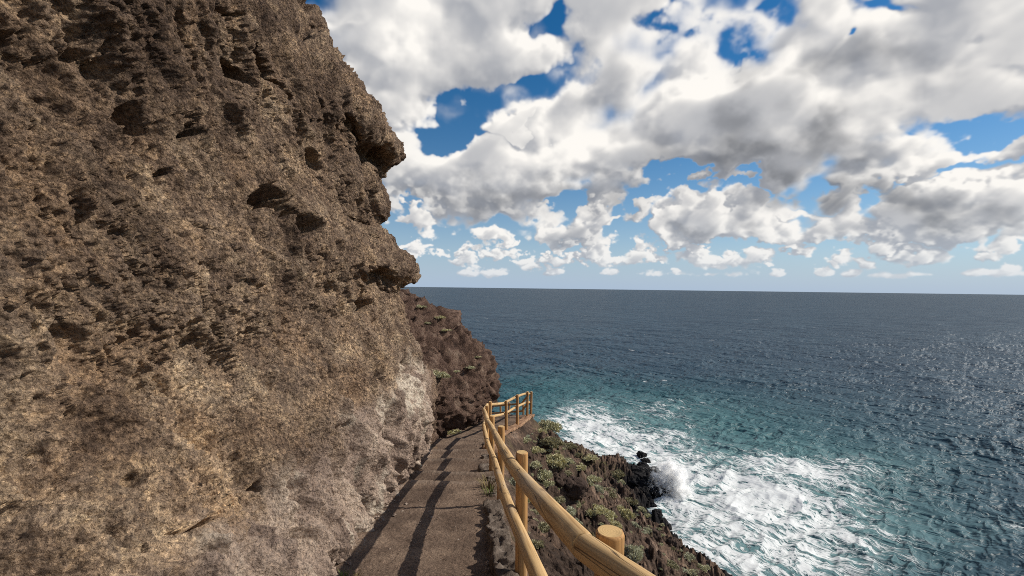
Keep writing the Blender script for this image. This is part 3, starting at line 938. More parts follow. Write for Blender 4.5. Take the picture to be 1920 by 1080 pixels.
def edge_strip(name, y0, y1, off_in, off_out, h_top, h_bot, mat, seed, rough=.03, ends=True, drop=1.6):
    """low masonry edging that follows the railing line"""
    m = max(24, int((y1 - y0) / .03))
    y = np.linspace(y0, y1, m)
    ex, ez = path_edge(y), path_mean(y)
    h = h_top if np.ndim(h_top) else np.full(m, h_top)
    prof = []
    k = 8
    for a in np.linspace(0, 1, k): prof.append((off_in, h_bot + (1 - h_bot) * a))          # inner face (fraction of height)
    for a in np.linspace(0, 1, k + 2)[1:]: prof.append((off_in + (off_out - off_in) * a, 1.0))
    for a in np.linspace(0, 1, k)[1:]: prof.append((off_out, 1.0 - drop * a - (.6 * (a > .99) if drop < 1.5 else 0)))
    P = np.zeros((m, len(prof), 3))
    for j, (dx, f) in enumerate(prof):
        P[:, j, 0] = ex + dx
        P[:, j, 1] = y
        P[:, j, 2] = ez + np.where(f > 0, f * h, f * .5)
    q = P.reshape(-1, 3)
    dsp = rough * np.stack([fbm(q / .16, 4, seed), fbm(q / .16, 4, seed + 9), fbm(q / .12, 4, seed + 18)], 1)
    P += dsp.reshape(P.shape)
    if ends:                               # close both ends
        mid0, mid1 = P[0].mean(0), P[-1].mean(0)
        P = np.concatenate([np.repeat(mid0[None, None], len(prof), 1), P, np.repeat(mid1[None, None], len(prof), 1)], 0)
    return mesh_np(name, P.reshape(-1, 3), grid_faces(*P.shape[:2], flip=False), mat)
yk = np.linspace(.2, 6.25, max(24, int(6.05 / .03)))
hk = .09 + .05 * smooth(4.9, 4.6, yk) * smooth(3.2, 3.6, yk) + .04 * fbm(np.stack([yk * 1.3, yk * 0, yk * 0], 1), 3, 5)
k1 = edge_strip('kerb', .2, 6.25, -.20, -.02, hk, -.6, M_KERB, 200, .05)
tag(k1, 'low rough grey masonry kerb beside the near posts', 'kerb', kind='structure')
k2 = edge_strip('kerb', 6.7, 12.9, -.12, .10, .05, -1.2, M_KERB, 210, .06)
tag(k2, 'broken low stone edging beside the steps', 'kerb', kind='structure')
k3 = edge_strip('kerb', 14.0, 20.9, -.16, .15, .04, -1.6, M_TERRA, 220, .03, drop=.5)
tag(k3, 'orange concrete edging under the lookout railing', 'kerb', kind='structure')

# ------------------------------------------------------------------ seaward slope
CREST = np.array([(2.5, -14), (1.6, -6), (1.12, -.75), (.335, 1.52), (.10, 3.6), (-.13, 6.36), (-.345, 8.5), (-.56, 11), (-.60, 13.3), (-.15, 15.6), (.255, 16.7), (.70, 18.7), (.95, 20), (.70, 22), (-.6, 24), (-4, 28), (-10, 34), (-20, 44)], float)
CREST_Z = path_mean(CREST[:, 1]) - .06
SHORE = np.array([(21, -20), (20, 5), (18.5, 22), (17.0, 32), (16.2, 35), (14.9, 38), (14.5, 44), (14.6, 48), (15.6, 51), (15.6, 54), (13.2, 57), (11.0, 59), (8.6, 62), (5, 66), (-2, 72), (-14, 80), (-40, 92)], float)

def poly_dist(P, line):
    """distance to a polyline, side sign and the parameter of the nearest point"""
    best = np.full(len(P), 1e9); par = np.zeros(len(P)); side = np.zeros(len(P))
    for i in range(len(line) - 1):
        a, b = line[i], line[i + 1]
        ab = b - a
        t = np.clip(((P - a) @ ab) / (ab @ ab), 0, 1)
        q = a + t[:, None] * ab
        d = np.linalg.norm(P - q, axis=1)
        m = d < best
        best[m] = d[m]; par[m] = (i + t)[m]
        cr = ab[0] * (P[:, 1] - a[1]) - ab[1] * (P[:, 0] - a[0])
        side[m] = np.sign(cr)[m]
    return best, par, side

def slope_h(X, Y):
    P = np.stack([X.ravel(), Y.ravel()], 1)
    dc, pc, sc = poly_dist(P, CREST)
    ds, ps, ss = poly_dist(P, SHORE)
    zc = np.interp(pc, np.arange(len(CREST)), CREST_Z)
    t = dc / (dc + ds + 1e-6)
    g = t + .20 * t * (1 - t)
    h = zc * (1 - g) + (SEA + .1) * g
    h = np.where(ss < 0, SEA + .1 - .75 * ds, h)                 # beyond the shore: under water
    h = np.where(sc > 0, zc - .10 - .25 * np.clip(dc, 0, 1.2), h)  # inland of the railing: below the path
    return h.reshape(X.shape), dc.reshape(X.shape), t.reshape(X.shape), (ss < 0).reshape(X.shape), (sc > 0).reshape(X.shape)

def build_slope():
    az = np.radians(np.concatenate([np.linspace(-60, -6, 70, endpoint=False), np.linspace(-6, 31, 800, endpoint=False), np.linspace(31, 120, 130)]))
    r = [.9]
    while r[-1] < 100:
        r.append(r[-1] + max(.02, .0052 * r[-1]))
    r = np.array(r)
    A, Rr = np.meshgrid(az, r)
    X, Y = Rr * np.sin(A), Rr * np.cos(A)
    H, dc, t, sea_side, inland = slope_h(X, Y)
    q = np.stack([X.ravel(), Y.ravel(), H.ravel()], 1)
    amp = smooth(.10, 1.3, dc) * np.where(inland, 0, 1)
    fade = smooth(0, 1, np.clip(t, 0, 1)) * .6 + .6
    n = 1.15 * fbm(q / 5.5, 3, 230) + .55 * (fbm(q / np.array([2.3, 2.3, 3.5]), 4, 240, ridged=True) - .7)
    f1, f2 = worley(q / 1.25, 250)
    n += .70 * (np.clip(f2 - f1, 0, .6) - .2) * smooth(-.3, .4, fbm(q / 4, 2, 251))
    f1, f2 = worley(q / .42, 252)
    n += .18 * (np.clip(f2 - f1, 0, .6) - .15)
    _, _, cb = worley((q + .25 * np.stack([perlin(q / .8, 280), perlin(q / .8, 281), perlin(q / .8, 282)], 1)) / np.array([1.0, 1.0, .8]), 284, True)
    n += .26 * (cb - .5)
    n += .22 * (fbm(q / .8, 3, 256, ridged=True) - .6)
    n += .13 * fbm(q / .30, 3, 255)
    n = n.reshape(X.shape)
    H2 = H + n * amp * fade + (1 - amp) * np.where(inland, 0, 1) * (.05 * fbm(q / .2, 4, 258)).reshape(X.shape)
    H2 = np.where(sea_side, H + .8 * n, H2)
    wet = smooth(SEA + 2.6, SEA + .9, H2 + .5 * fbm(q / 2.0, 3, 262).reshape(X.shape))
    return tag(mesh_np('slope', np.stack([X, Y, H2], 2).reshape(-1, 3), grid_faces(*X.shape, flip=True), M_SLOPE, True, {'wet': wet}),
               'steep dark reddish scrub slope falling from the path to the sea', 'hillside', kind='structure')
slope = build_slope()

# ------------------------------------------------------------------ sea
FOAM = [(1075, 800, 46, 32, .95), (1150, 808, 100, 30, .74), (1240, 830, 90, 30, .42), (1120, 832, 60, 22, .95), (1190, 850, 70, 20, .95), (1260, 862, 60, 22, .75), (1240, 765, 170, 16, .34), (1180, 775, 90, 16, .36), (1272, 905, 44, 40, 1.0), (1320, 915, 90, 46, .9),
        (1420, 925, 130, 50, .85), (1340, 965, 130, 50, .85), (1500, 885, 140, 22, .5), (1500, 960, 150, 50, .62), (1330, 1030, 120, 50, .62), (1430, 1030, 130, 50, .66), (1560, 1020, 150, 45, .48), (1650, 950, 120, 30, .30), (1420, 1075, 200, 40, .55),
        (1680, 1060, 160, 40, .34), (1760, 1000, 120, 22, .24), (1890, 985, 60, 14, .42), (1600, 870, 120, 16, .28), (1260, 960, 40, 40, .95), (1700, 800, 300, 40, .10), (1800, 900, 200, 60, .14), (1350, 1000, 80, 30, .4), (1230, 890, 40, 40, .9), (1300, 1060, 60, 40, .5), (1100, 800, 40, 50, .5)]
TEAL = [(1150, 770, 260, 45, 1.0), (1300, 850, 260, 70, .8), (1000, 730, 150, 30, .55), (1480, 960, 330, 130, .7), (1700, 860, 300, 40, .15)]
def build_sea():
    rows = []
    e = 0.95
    while e > .0012:
        rows.append(e)
        e -= .0019 if e < .7 else .004
    rows += [.0008, .0005, .0003]
    rows = np.array(rows)
    dist = (EYE - SEA) / rows
    sm = np.linspace(-.46, 1.32, 900)
    left = -.46 - np.cumsum(np.linspace(.01, .12, 40))[::-1]
    right = 1.32 + np.cumsum(np.linspace(.01, .12, 40))
    s = np.concatenate([left, sm, right])
    X = dist[:, None] * s[None, :]
    Y = np.repeat(dist[:, None], len(s), 1)
    q = np.stack([X.ravel(), Y.ravel(), np.zeros(X.size)], 1)
    c, sn = math.cos(.65), math.sin(.65)
    qr = np.stack([q[:, 0] * c + q[:, 1] * sn, -q[:, 0] * sn + q[:, 1] * c, q[:, 2]], 1)
    near = smooth(420, 60, Y)
    Z = SEA + near * (.50 * fbm(qr / np.array([22, 8, 1]), 3, 300) + .34 * (fbm(qr / np.array([7, 2.6, 1]), 3, 305, ridged=True) - .6)).reshape(X.shape)
    Z += (smooth(1200, 200, Y) * .7 * fbm(qr / np.array([60, 22, 1]), 2, 309).reshape(X.shape))
    QX, QY = dir_px(X / Y, (SEA - EYE) / Y)
    foam = ellipses(FOAM, QX, QY)
    foam = 1.0 * (1 - np.exp(-1.05 * foam))
    milk = np.clip(ellipses([(a_, b_, c_ * 1.5, d_ * 1.6, e_ * .5) for a_, b_, c_, d_, e_ in FOAM], QX, QY), 0, 1)
    teal = np.clip(ellipses(TEAL, QX, QY), 0, 1)
    o = mesh_np('sea', np.stack([X, Y, Z], 2).reshape(-1, 3), grid_faces(*X.shape, flip=False), M_SEA, True, {'foam': foam, 'teal': teal, 'milk': milk})
    return tag(o, 'dark blue open sea with white foam below the slope', 'sea', kind='structure')
sea = build_sea()

# ------------------------------------------------------------------ placing things on the ground along a line of sight
bpy.context.view_layer.update()
def bvh(o):
    me = o.data
    v = np.empty(len(me.vertices) * 3, np.float32); me.vertices.foreach_get('co', v)
    f = np.empty(len(me.loops), np.int32); me.loops.foreach_get('vertex_index', f)
    return BVHTree.FromPolygons(v.reshape(-1, 3).tolist(), f.reshape(-1, 4).tolist())
B_SLOPE, B_CLIFF = bvh(slope), bvh(cliff)
def ground_at(px, py, tree):
    s, e = px_dir(px, py)
    hit = tree.ray_cast(Vector((0, 0, EYE)), Vector((float(s), 1, float(e))).normalized(), 150)
    return hit[0], hit[1]

# ------------------------------------------------------------------ railing
rail_root = bpy.data.objects.new('wooden_railing', None)
COL.objects.link(rail_root)
rail_root.location = (POSTS[1][0], POSTS[1][1], float(path_mean(POSTS[1][1])))
tag(rail_root, 'round log post and two rail wooden railing along the outer edge of the path', 'railing')

def log(name, a, b, r0, r1, mat, seed, rings=26, sides=28, cap=True, bow=.008):
    a, b = Vector(a), Vector(b)
    ax = b - a
    L = ax.length
    rot = ax.to_track_quat('Z', 'Y').to_matrix().to_4x4()
    t = np.linspace(0, 1, rings)
    bev = .010
    z = np.concatenate([[0.0], [bev * .35], np.interp(t, [0, 1], [bev, L - bev]), [L - bev * .35], [L]])
    rad = r0 + (r1 - r0) * z / L
    shrink = np.ones(len(z)); shrink[0] = shrink[-1] = .84; shrink[1] = shrink[-2] = .95
    th = np.linspace(0, 2 * math.pi, sides, endpoint=False)
    q = np.stack([np.repeat(np.cos(th)[None], len(z), 0) * .9, np.repeat(np.sin(th)[None], len(z), 0) * .9, np.repeat(z[:, None], sides, 1) * 1.6], 2).reshape(-1, 3) + seed * 5.3
    k = 1 + .05 * fbm(q, 3, 400).reshape(len(z), sides) + .012 * fbm(q * np.array([6, 6, 1]), 2, 404).reshape(len(z), sides)
    RR = rad[:, None] * shrink[:, None] * k
    bx = bow * np.sin(z / L * math.pi) * math.cos(seed) ; by = bow * np.sin(z / L * math.pi) * math.sin(seed)
    P = np.stack([RR * np.cos(th) + bx[:, None], RR * np.sin(th) + by[:, None], np.repeat(z[:, None], sides, 1)], 2).reshape(-1, 3)
    nr = len(z)
    i = np.arange(nr * sides).reshape(nr, sides)
    i = np.concatenate([i, i[:, :1]], 1)
    f = np.stack([i[:-1, :-1].ravel(), i[:-1, 1:].ravel(), i[1:, 1:].ravel(), i[1:, :-1].ravel()], 1).tolist()
    f.append(list(range(sides))[::-1])
    f.append(list(range((nr - 1) * sides, nr * sides)))
    me = bpy.data.meshes.new(name)
    me.from_pydata(P.tolist(), [], f)
    me.materials.append(mat); me.materials.append(M_END)
    for pl in me.polygons:
        pl.use_smooth = True
    me.polygons[-1].material_index = 1; me.polygons[-2].material_index = 1
    me.polygons[-1].use_smooth = False; me.polygons[-2].use_smooth = False
    o = bpy.data.objects.new(name, me)
    COL.objects.link(o)
    o.parent = rail_root
    o.matrix_world = Matrix.Translation(a) @ rot
    o.matrix_parent_inverse = Matrix.Identity(4)
    o.matrix_basis = Matrix.Translation(a - rail_root.location) @ rot
    return o

POST_H = [1.10, 1.10, 1.10, 1.10, 1.10, 1.14, 1.16, 1.04, 1.13, 1.06, 1.04, 1.1, 1.1, 1.1, 1.1]
tops = []
for i, (x, y) in enumerate(POSTS):
    zb = float(path_mean(y))
    zt = zb + POST_H[i]
    tops.append(zt)
    lean = .006 * math.sin(i * 2.3)
    log('post', (x - lean, y, zb - .55), (x + lean, y, zt), .049, .0475, M_POST, i + 1)
def rails(kind, drop, r, seed0):
    pts = []
    for i, (x, y) in enumerate(POSTS):
        a = Vector(POSTS[max(i - 1, 0)]); b = Vector(POSTS[min(i + 1, len(POSTS) - 1)])
        d = (b - a).normalized()
        nrm = Vector((-d.y, d.x))
        off = .088
        pts.append(Vector((x + nrm.x * off, y + nrm.y * off, tops[i] - drop * (.45 if i < 2 and drop < .2 else 1))))
    for i in range(len(pts) - 1):
        a, b = pts[i], pts[i + 1]
        d = (b - a).normalized()
        log(kind, a + d * .003, b - d * .003, r * (1.0 if i % 2 else 1.06), r * (1.04 if i % 2 else .96), M_RAIL, seed0 + i, rings=40)
rails('top_rail', .095, .045, 30)
rails('middle_rail', .47, .043, 60)

# ------------------------------------------------------------------ shrubs
M_PALE = mat_leaf('pale_leaf', (.40, .39, .24), (.66, .63, .43))
M_YELL = mat_leaf('yellow_leaf', (.42, .395, .23), (.68, .63, .39))
M_OLIV = mat_leaf('olive_leaf', (.24, .22, .13), (.44, .40, .25))
M_GREY = mat_leaf('grey_leaf', (.40, .40, .28), (.64, .63, .47))
M_DRY = mat_leaf('dry_grass', (.10, .075, .035), (.22, .17, .075))

def shrub_mesh(name, mat, seed, lobes, leaves, leaf, flat=.7):
    """clumps of narrow upright leaves on several lobes; unit half-width"""
    r = np.random.default_rng(seed)
    V, F = [], []
    for l in range(lobes):
        a = r.uniform(0, 2 * math.pi); d = math.sqrt(r.uniform(0, 1)) * .68
        c = np.array([math.cos(a) * d, math.sin(a) * d, .02 + .30 * (1 - d) * r.uniform(.5, 1.1)])
        R0 = r.uniform(.16, .36)
        for k in range(leaves):
            v = r.normal(size=3); v[2] = abs(v[2]) * .9 - .12
            v /= np.linalg.norm(v)
            base = c + v * R0 * r.uniform(.35, 1.0) * np.array([1, 1, flat])
            out = v + r.normal(size=3) * .5 + np.array([0, 0, .3])
            out /= np.linalg.norm(out)
            side = np.cross(out, r.normal(size=3)); side /= np.linalg.norm(side) + 1e-9
            ln = leaf * r.uniform(.6, 1.3); wd = ln * .30
            i = len(V)
            V += [base - side * wd * .5, base + side * wd * .5, base + out * ln * .6 + side * wd * .55, base + out * ln, base + out * ln * .6 - side * wd * .55]
            F += [(i, i + 1, i + 2), (i, i + 2, i + 4), (i + 4, i + 2, i + 3)]
    return mesh_np(name, np.array(V), np.array(F), mat, False, link=False).data

def stem_mesh(name, seed):
    r = np.random.default_rng(seed)
    V, F = [], []
    for k in range(11):
        a = r.uniform(0, 2 * math.pi); ln = r.uniform(.35, .6)
        tip = np.array([math.cos(a) * ln, math.sin(a) * ln, r.uniform(.25, .5)])
        i = len(V)
        for j, w in ((0, .03), (1, .012)):
            for q in range(4):
                V.append(tip * j + np.array([w * math.cos(q * math.pi / 2), w * math.sin(q * math.pi / 2), -.08 * (1 - j)]))
        for q in range(4):
            F.append((i + q, i + (q + 1) % 4, i + 4 + (q + 1) % 4, i + 4 + q))
    return mesh_np(name, np.array(V), np.array(F), M_STEM, False, link=False).data
M_STEM = mat_stone('stem_bark', [(.3, (.05, .035, .025)), (.7, (.13, .10, .075))], 12, .01)
KINDS = {'pale': [shrub_mesh('foliage', M_PALE, 500 + i, 16, 230, .13) for i in range(3)],
         'yellow': [shrub_mesh('foliage', M_YELL, 520 + i, 16, 230, .125) for i in range(2)],
         'olive': [shrub_mesh('foliage', M_OLIV, 540 + i, 16, 220, .125, .55) for i in range(2)],
         'grey': [shrub_mesh('foliage', M_GREY, 560 + i, 15, 230, .135) for i in range(2)]}
STEMS = [stem_mesh('stem', 580 + i) for i in range(2)]
SHRUBS = [  # photograph x, y of its middle, half width in photograph pixels, height ratio, kind, where, label
    (1023, 794, 20, 1.1, 'pale', 's', 'tall pale green bush right below the end of the lookout railing'),
    (1032, 824, 21, .8, 'olive', 's', 'olive bush on the slope just below the tall pale one by the lookout'),
    (1038, 857, 19, .9, 'yellow', 's', 'yellowish bush third down the slope from the lookout corner'),
    (1069, 833, 13, .6, 'olive', 's', 'low olive bush on the slope skyline above the white foam'),
    (1103, 854, 14, .45, 'yellow', 's', 'flat yellow green cushion at the slope edge above black rocks'),
    (1083, 850, 9, .7, 'olive', 's', 'small olive bush between the skyline bush and the flat cushion'),
    (1012, 884, 18, .8, 'pale', 's', 'pale bush behind the top of the second post'),
    (1023, 903, 12, .8, 'pale', 's', 'small pale bush touching the lower side of another behind the second post'),
    (1109, 898, 18, .8, 'pale', 's', 'pale bush alone in the middle of the slope below the flat cushion'),
    (1120, 914, 11, .8, 'grey', 's', 'small grey bush at the lower right foot of the lone pale bush'),
    (1155, 884, 14, .9, 'olive', 's', 'olive bush beside the black shore rocks at the top'),
    (1166, 902, 8, .7, 'pale', 's', 'tiny pale bush just left of the black shore rocks'),
    (1118, 952, 17, .8, 'yellow', 's', 'bright yellow green bush at the left end of the row of bushes on the slope'),
    (1138, 964, 15, .7, 'yellow', 's', 'yellow green bush second from the left in the row on the slope'),
    (1148, 980, 16, .7, 'yellow', 's', 'lowest yellow green bush of the row on the slope'),
    (1167, 957, 16, 1.1, 'yellow', 's', 'tall yellow green bush at the right end of the row on the slope'),
    (1180, 937, 12, .9, 'olive', 's', 'olive bush standing above the right end of the row'),
    (1190, 983, 9, .9, 'grey', 's', 'small grey bush right of the row of yellow bushes'),
    (1212, 993, 8, 1.1, 'grey', 's', 'small upright grey bush near the slope edge above the foam'),
    (1201, 953, 8, .8, 'pale', 's', 'upper of two tiny pale bushes near the slope edge'),
    (1210, 964, 7, .8, 'pale', 's', 'lower of two tiny pale bushes near the slope edge'),
    (1184, 1032, 16, 1.4, 'grey', 's', 'grey green bush right beside the nearest post top'),
    (1066, 956, 13, .9, 'grey', 's', 'grey bush just above the near top rail'),
    (1080, 975, 10, .8, 'grey', 's', 'small grey bush at the lower right of the one above the near top rail'),
    (968, 902, 13, 1.2, 'grey', 's', 'grey bush seen between the second and third posts'),
    (1004, 1018, 14, 1.0, 'olive', 's', 'olive bush right of the second post near its foot'),
    (1016, 986, 15, .7, 'olive', 's', 'low olive bush under the near top rail'),
    (1287, 1042, 12, .8, 'grey', 's', 'grey bush near the bottom of the slope edge'),
    (1318, 1062, 10, .6, 'pale', 's', 'pale bush lowest on the slope edge'),
    (1303, 1072, 9, .6, 'pale', 's', 'pale bush at the bottom border of the picture on the slope'),
    (1146, 920, 15, .5, 'olive', 's', 'low olive bush between the lone pale bush and the row'),
    (1254, 1056, 18, .5, 'olive', 's', 'flat olive patch of scrub above the bottom border'),
    (986, 934, 11, .8, 'yellow', 's', 'yellowish bush between the second and third posts under the grey one'), (1002, 958, 12, .6, 'olive', 's', 'olive bush just right of the second post above the middle rail'),
    (1042, 932, 14, .6, 'olive', 's', 'olive bush just above the near top rail and left of the big dark boulder'), (1050, 868, 13, .7, 'olive', 's', 'olive bush at the right of the third yellowish one below the lookout'),
    (985, 822, 11, .7, 'pale', 's', 'pale bush right under the orange edging of the lookout'), (1003, 840, 14, .7, 'yellow', 's', 'yellowish bush between the lookout edging and the upper olive bush'),
    (1012, 806, 11, .7, 'yellow', 's', 'yellowish bush at the foot of the tall pale one by the lookout'), (1000, 866, 13, .7, 'pale', 's', 'pale bush just above the pair behind the top of the second post'),
    (1062, 862, 12, .6, 'pale', 's', 'pale bush midway between the lookout bushes and the flat cushion'), (1085, 872, 12, .6, 'yellow', 's', 'yellowish bush just left of and below the flat cushion on the slope'),
    (1060, 884, 10, .5, 'olive', 's', 'flat olive bush left of the lone pale bush'),
    (787, 573, 9, .7, 'pale', 'c', 'pale bush on the skyline at the top of the dark spur'),
    (823, 593, 10, .6, 'yellow', 'c', 'yellowish bush on the skyline of the dark spur'),
    (834, 617, 9, .5, 'yellow', 'c', 'small yellowish bush below the skyline of the dark spur'),
    (799, 604, 7, .6, 'pale', 'c', 'tiny pale bush below the top of the dark spur'),
    (818, 700, 19, .8, 'pale', 'c', 'largest pale green bush on the dark spur'),
    (879, 687, 9, .6, 'pale', 'c', 'pale bush in the middle of the dark spur'),
    (854, 695, 6, .7, 'pale', 'c', 'tiny pale bush between the largest bush and the middle one on the spur'),
    (895, 668, 6, .6, 'yellow', 'c', 'tiny yellowish bush near the right edge of the dark spur'),
    (846, 806, 13, .6, 'yellow', 'c', 'yellow green weeds at the foot of the spur beside the path')]
def add_shrub(loc, rad, hr, kind, label, i, group=None, size=None):
    root = bpy.data.objects.new('shrub', None)
    COL.objects.link(root)
    root.location = loc
    root.rotation_euler = (0, 0, i * 2.4)
    root.scale = (rad, rad, rad * hr * 1.15)
    tag(root, label, 'shrub', group)
    for nm, me in (('foliage', KINDS[kind][i % len(KINDS[kind])]), ('stem', STEMS[i % 2])):
        o = bpy.data.objects.new(nm, me)
        COL.objects.link(o)
        o.parent = root
    return root
for i, (px, py, hw, hr, kind, where, label) in enumerate(SHRUBS):
    tree = B_SLOPE if where == 's' else B_CLIFF
    p, nrm = ground_at(px, py + hw * hr * .45, tree)
    if p is None:
        print('NO GROUND', px, py); continue
    rad = max(.04, 1.55 * hw / FPX * p.y)
    add_shrub(p - Vector((0, 0, rad * .10)), rad, hr, kind, label, i, 'scrub on the slope' if where == 's' else 'scrub on the spur')

rs = np.random.default_rng(91)
n_small = 0
while n_small < 110:
    px, py = rs.uniform(985, 1330), rs.uniform(800, 1075)
    p, nrm = ground_at(px, py, B_SLOPE)
    if p is None or p.z < SEA + 3.5 or p.y < 5: continue
    add_shrub(p - Vector((0, 0, .04)), rs.uniform(4.5, 10) / FPX * p.y, rs.uniform(.5, .9), ('grey', 'pale', 'pale', 'olive')[n_small % 4], 'little scrub cushion scattered among the larger bushes of the slope', 100 + n_small, 'small scrub cushions on the slope')
    n_small += 1

# ------------------------------------------------------------------ shore rocks and boulders
ROCKS = [  # photograph x, y (middle), width and height in photograph pixels, y of the waterline, label
    (1150, 866, 24, 22, 874, 'black pointed shore rock left of the others against the foam'),
    (1130, 868, 20, 18, 874, 'black shore rock hugging the foot of the slope at the top'),
    (1203, 852, 16, 9, 856, 'small black rock farthest out in the foam'),
    (1211, 862, 16, 7, 866, 'second small black rock awash in the foam'),
    (1206, 874, 20, 13, 880, 'black rock just above the large wave washed ledge'),
    (1186, 884, 46, 18, 893, 'long black rock leading to the large ledge'),
    (1213, 893, 52, 34, 908, 'large black wave washed ledge at the middle of the shore'),
    (1197, 906, 40, 26, 918, 'black rock under the large ledge toward the slope'),
    (1244, 908, 28, 18, 916, 'black rock at the tip of the shore where the wave breaks'),
    (1232, 924, 34, 16, 930, 'flat black rock in front of the breaking wave'),
    (1207, 926, 26, 22, 936, 'black rock nearest the slope below the breaking wave'),
    (1219, 945, 20, 14, 951, 'small black rock at the waterline below the ledge'),
    (1233, 960, 16, 10, 965, 'lowest black rock at the waterline under the slope edge')]
for i, (px, py, w, h, yw, label) in enumerate(ROCKS):
    s, e = px_dir(px, yw)
    dist = (EYE - SEA) / -float(e)
    ww, hh = w / FPX * dist, h / FPX * dist
    o = rock_block('shore_rock', float(s) * dist, dist + ww * .15, SEA + hh * .15, ww * 1.05, ww * .9, hh * 1.15, i * 1.1, M_BLACK, 600 + i, .34, 2.6, 40)
    tag(o, label, 'rock', 'black rocks at the waterline')
BOULDERS = [(1075, 913, 44, 26, 'big dark boulder with a shaded face in the middle of the slope'), (1045, 897, 30, 18, 'reddish boulder left of the big dark one on the slope'),
            (1225, 1005, 26, 20, 'dark boulder at the slope edge above the nearest foam'), (1262, 1018, 22, 14, 'dark boulder on the slope edge between the grey bushes')]
for i, (px, py, w, h, label) in enumerate(BOULDERS):
    p, nrm = ground_at(px, py, B_SLOPE)
    if p is None: continue
    ww, hh = w / FPX * p.y, h / FPX * p.y
    o = rock_block('boulder', p.x, p.y, p.z - hh * .1, ww, ww * .9, hh * 1.2, i * .9, M_BROWN, 640 + i, .26, 2.8, 30)
    tag(o, label, 'boulder', 'boulders on the slope')
STONES = [(-.50, 11.5, .42, .30, .20, M_TERRA, 'reddish squared stone on the path edge beside the steps'), (-.42, 8.7, .34, .5, .18, M_KERB, 'grey stone at the outer path edge below the fourth post'),
          (-.36, 7.4, .30, .34, .14, M_KERB, 'grey stone at the outer path edge past the end of the kerb')]
for i, (x, y, sx, sy, sz, mt, label) in enumerate(STONES):
    o = rock_block('edge_stone', x, y, float(path_z(y)) + .04, sx, sy, sz, .2 * i, mt, 660 + i, .10, 4, 26)
    tag(o, label, 'stone')

# ------------------------------------------------------------------ breaking wave
def build_spray():
    r = np.random.default_rng(33)
    s, e = px_dir(1270, 930)
    dist = (EYE - SEA) / -float(e)
    c = np.array([float(s) * dist, dist + .8, SEA])
    m = dist / FPX
    V, F = [], []
    def blob(p, rad):
        i = len(V)
        d = [(1, 0, 0), (-1, 0, 0), (0, 1, 0), (0, -1, 0), (0, 0, 1), (0, 0, -1)]
        rot = r.uniform(.6, 1.4, 3)
        for v in d:
            V.append(p + np.array(v) * rad * rot)
        for f in ((0, 2, 4), (2, 1, 4), (1, 3, 4), (3, 0, 4), (2, 0, 5), (1, 2, 5), (3, 1, 5), (0, 3, 5)):
            F.append(tuple(i + k for k in f))
    for k in range(900):                    # loose droplets
        a = r.normal(size=3)
        p = c + np.array([(a[0] * 24 - 4) * m, a[1] * 1.4, abs(a[2]) * 32 * m])
        blob(p, r.uniform(.012, .03))
    m_, t, b = new_mat('spray_white')
    b.inputs['Base Color'].default_value = (.88, .89, .90, 1)
    b.inputs['Roughness'].default_value = .9
    root = bpy.data.objects.new('wave_spray', None)
    COL.objects.link(root)
    tag(root, 'white burst of a wave breaking on the black rocks', 'wave', kind='stuff')
    mesh_np('droplets', np.array(V), np.array(F), m_, True, parent=root)
    # the mist itself: a lumpy body of fine white water
    mv = bpy.data.materials.new('spray_mist')
    mv.use_nodes = True
    t = NT(mv.node_tree)
    pv = t.n('ShaderNodeVolumePrincipled')
    pv.inputs['Color'].default_value = (1, 1, 1, 1)
    pv.inputs['Anisotropy'].default_value = .2
    pos = t.n('ShaderNodeNewGeometry').outputs['Position']
    cn = t.n('ShaderNodeVectorMath', operation='SUBTRACT')
    t.link(pos, cn.inputs[0]); cn.inputs[1].default_value = tuple(c + np.array([-4 * m, 0, 8 * m]))
    sc_ = t.mapping(cn.outputs[0], (1 / (50 * m), 1 / 2.7, 1 / (74 * m)))
    ln = t.n('ShaderNodeVectorMath', operation='LENGTH'); t.link(sc_, ln.inputs[0])
    nz = t.math('ADD', t.noise(pos, .75, 6, .7), t.math('MULTIPLY', t.noise(pos, 2.4, 4, .65), .40))
    den = t.maprange(t.math('SUBTRACT', t.math('MULTIPLY', nz, 3.4), t.math('MULTIPLY_ADD', ln.outputs['Value'], 1.15, 1.72)), -.02, .40, 0, 14.0)
    t.link(den, pv.inputs['Density'])
    om = t.n('ShaderNodeOutputMaterial'); t.link(pv.outputs[0], om.inputs['Volume'])
    bx = rock_block('mist', c[0] - 4 * m, c[1], c[2] + 8 * m, 112 * m, 6.0, 164 * m, 0, mv, 690, .01, 2.2, 16, parent=root)
build_spray()

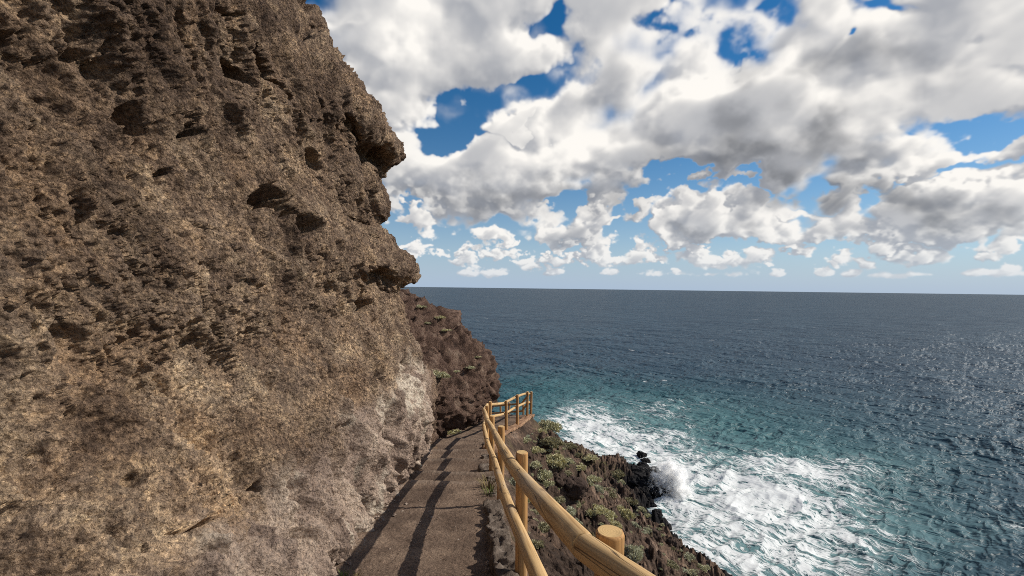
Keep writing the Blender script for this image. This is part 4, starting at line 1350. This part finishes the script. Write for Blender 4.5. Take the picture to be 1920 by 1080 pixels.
# ------------------------------------------------------------------ loose stones on the path
def build_gravel():
    r = np.random.default_rng(55)
    V, F = [], []
    base = np.array([(1, 0, 0), (-1, 0, 0), (0, 1, 0), (0, -1, 0), (0, 0, 1), (0, 0, -1), (.7, .7, .3), (-.7, .6, .4), (.5, -.7, .45), (-.6, -.7, .2)], float)
    tri = [(0, 6, 4), (6, 2, 4), (2, 7, 4), (7, 1, 4), (1, 9, 4), (9, 3, 4), (3, 8, 4), (8, 0, 4), (0, 2, 6), (2, 1, 7), (1, 3, 9), (3, 0, 8), (0, 5, 2), (2, 5, 1), (1, 5, 3), (3, 5, 0)]
    for k in range(2600):
        y = 1.2 + 17 * r.random() ** 1.5
        xl, xr = wall_base(y), path_edge(y) - .1
        u = r.random()
        if k % 3 == 0: u = min(1, abs(r.normal()) * .07)
        elif k % 3 == 1: u = 1 - min(1, abs(r.normal()) * .09)
        x = xl + .03 + (xr - xl - .05) * u
        sz = .0045 + .016 * r.random() ** 4 + (.02 * r.random() ** 3 if k % 3 == 0 else 0)
        a = r.uniform(0, 6.28)
        P = base * r.uniform(.7, 1.2, (10, 3)) * sz * np.array([1, 1, .7])
        P = np.stack([P[:, 0] * math.cos(a) - P[:, 1] * math.sin(a), P[:, 0] * math.sin(a) + P[:, 1] * math.cos(a), P[:, 2]], 1)
        near_wall = .16 * math.exp(-max(0, x - xl + .05) / .10) * .6
        P += np.array([x, y, float(path_z(y)) + sz * .35 + near_wall])
        i = len(V)
        V += list(P)
        F += [tuple(i + q for q in f) for f in tri]
    m = mat_stone('gravel_stone', [(.32, (.09, .066, .052)), (.5, (.22, .165, .13)), (.68, (.40, .33, .27))], 18, .004)
    o = mesh_np('gravel', np.array(V), np.array(F), m, False)
    return tag(o, 'loose gravel and chips fallen along both edges of the path', 'gravel', kind='stuff')
build_gravel()

# ------------------------------------------------------------------ weeds along the path
def weed_mesh(mat, seed, blades=46, ln=.16):
    r = np.random.default_rng(seed)
    V, F = [], []
    for k in range(blades):
        a = r.uniform(0, 6.283); d = r.uniform(0, .10)
        b = np.array([math.cos(a) * d, math.sin(a) * d, 0])
        out = np.array([math.cos(a) * r.uniform(.1, .8), math.sin(a) * r.uniform(.1, .8), 1.0]); out /= np.linalg.norm(out)
        sd = np.array([-math.sin(a), math.cos(a), 0]) * .006
        L = ln * r.uniform(.5, 1.2)
        i = len(V)
        V += [b - sd, b + sd, b + out * L * .6 + sd * .7, b + out * L + np.array([math.cos(a), math.sin(a), -.4]) * L * .2, b + out * L * .6 - sd * .7]
        F += [(i, i + 1, i + 2), (i, i + 2, i + 4), (i + 4, i + 2, i + 3)]
    return mesh_np('grass_tuft', np.array(V), np.array(F), mat, False, link=False).data
M_GRASS = mat_leaf('fresh_grass', (.06, .085, .02), (.17, .19, .05))
TUFTS = [(-1.38, 3.80, .45, M_GRASS, 'green grass tuft at the foot of the rock by the near end of the path'), (-1.28, 3.84, .4, M_DRY, 'dry grass tuft just right of the green one at the near end of the path'),
         (-.33, 7.05, 1.3, M_DRY, 'dry twiggy weed on the path edge past the end of the kerb'), (-.28, 6.75, .9, M_GRASS, 'small green weed on the path edge at the third post'), (-.48, 9.6, 1.2, M_DRY, 'dry weed on the path edge beside the steps'),
         (-2.2, 14.2, 1.8, M_GRASS, 'green weed at the foot of the dark spur by the path'), (-2.05, 14.9, 1.6, M_DRY, 'dry weed at the foot of the dark spur by the path'), (-1.55, 16.4, 1.5, M_DRY, 'dry weed at the foot of the spur just before the corner')]
for i, (x, y, sc, mt, label) in enumerate(TUFTS):
    o = bpy.data.objects.new('grass_tuft', weed_mesh(mt, 700 + i))
    COL.objects.link(o)
    o.location = (x, y, float(path_z(y)) - .01)
    o.scale = (sc, sc, sc)
    tag(o, label, 'grass')
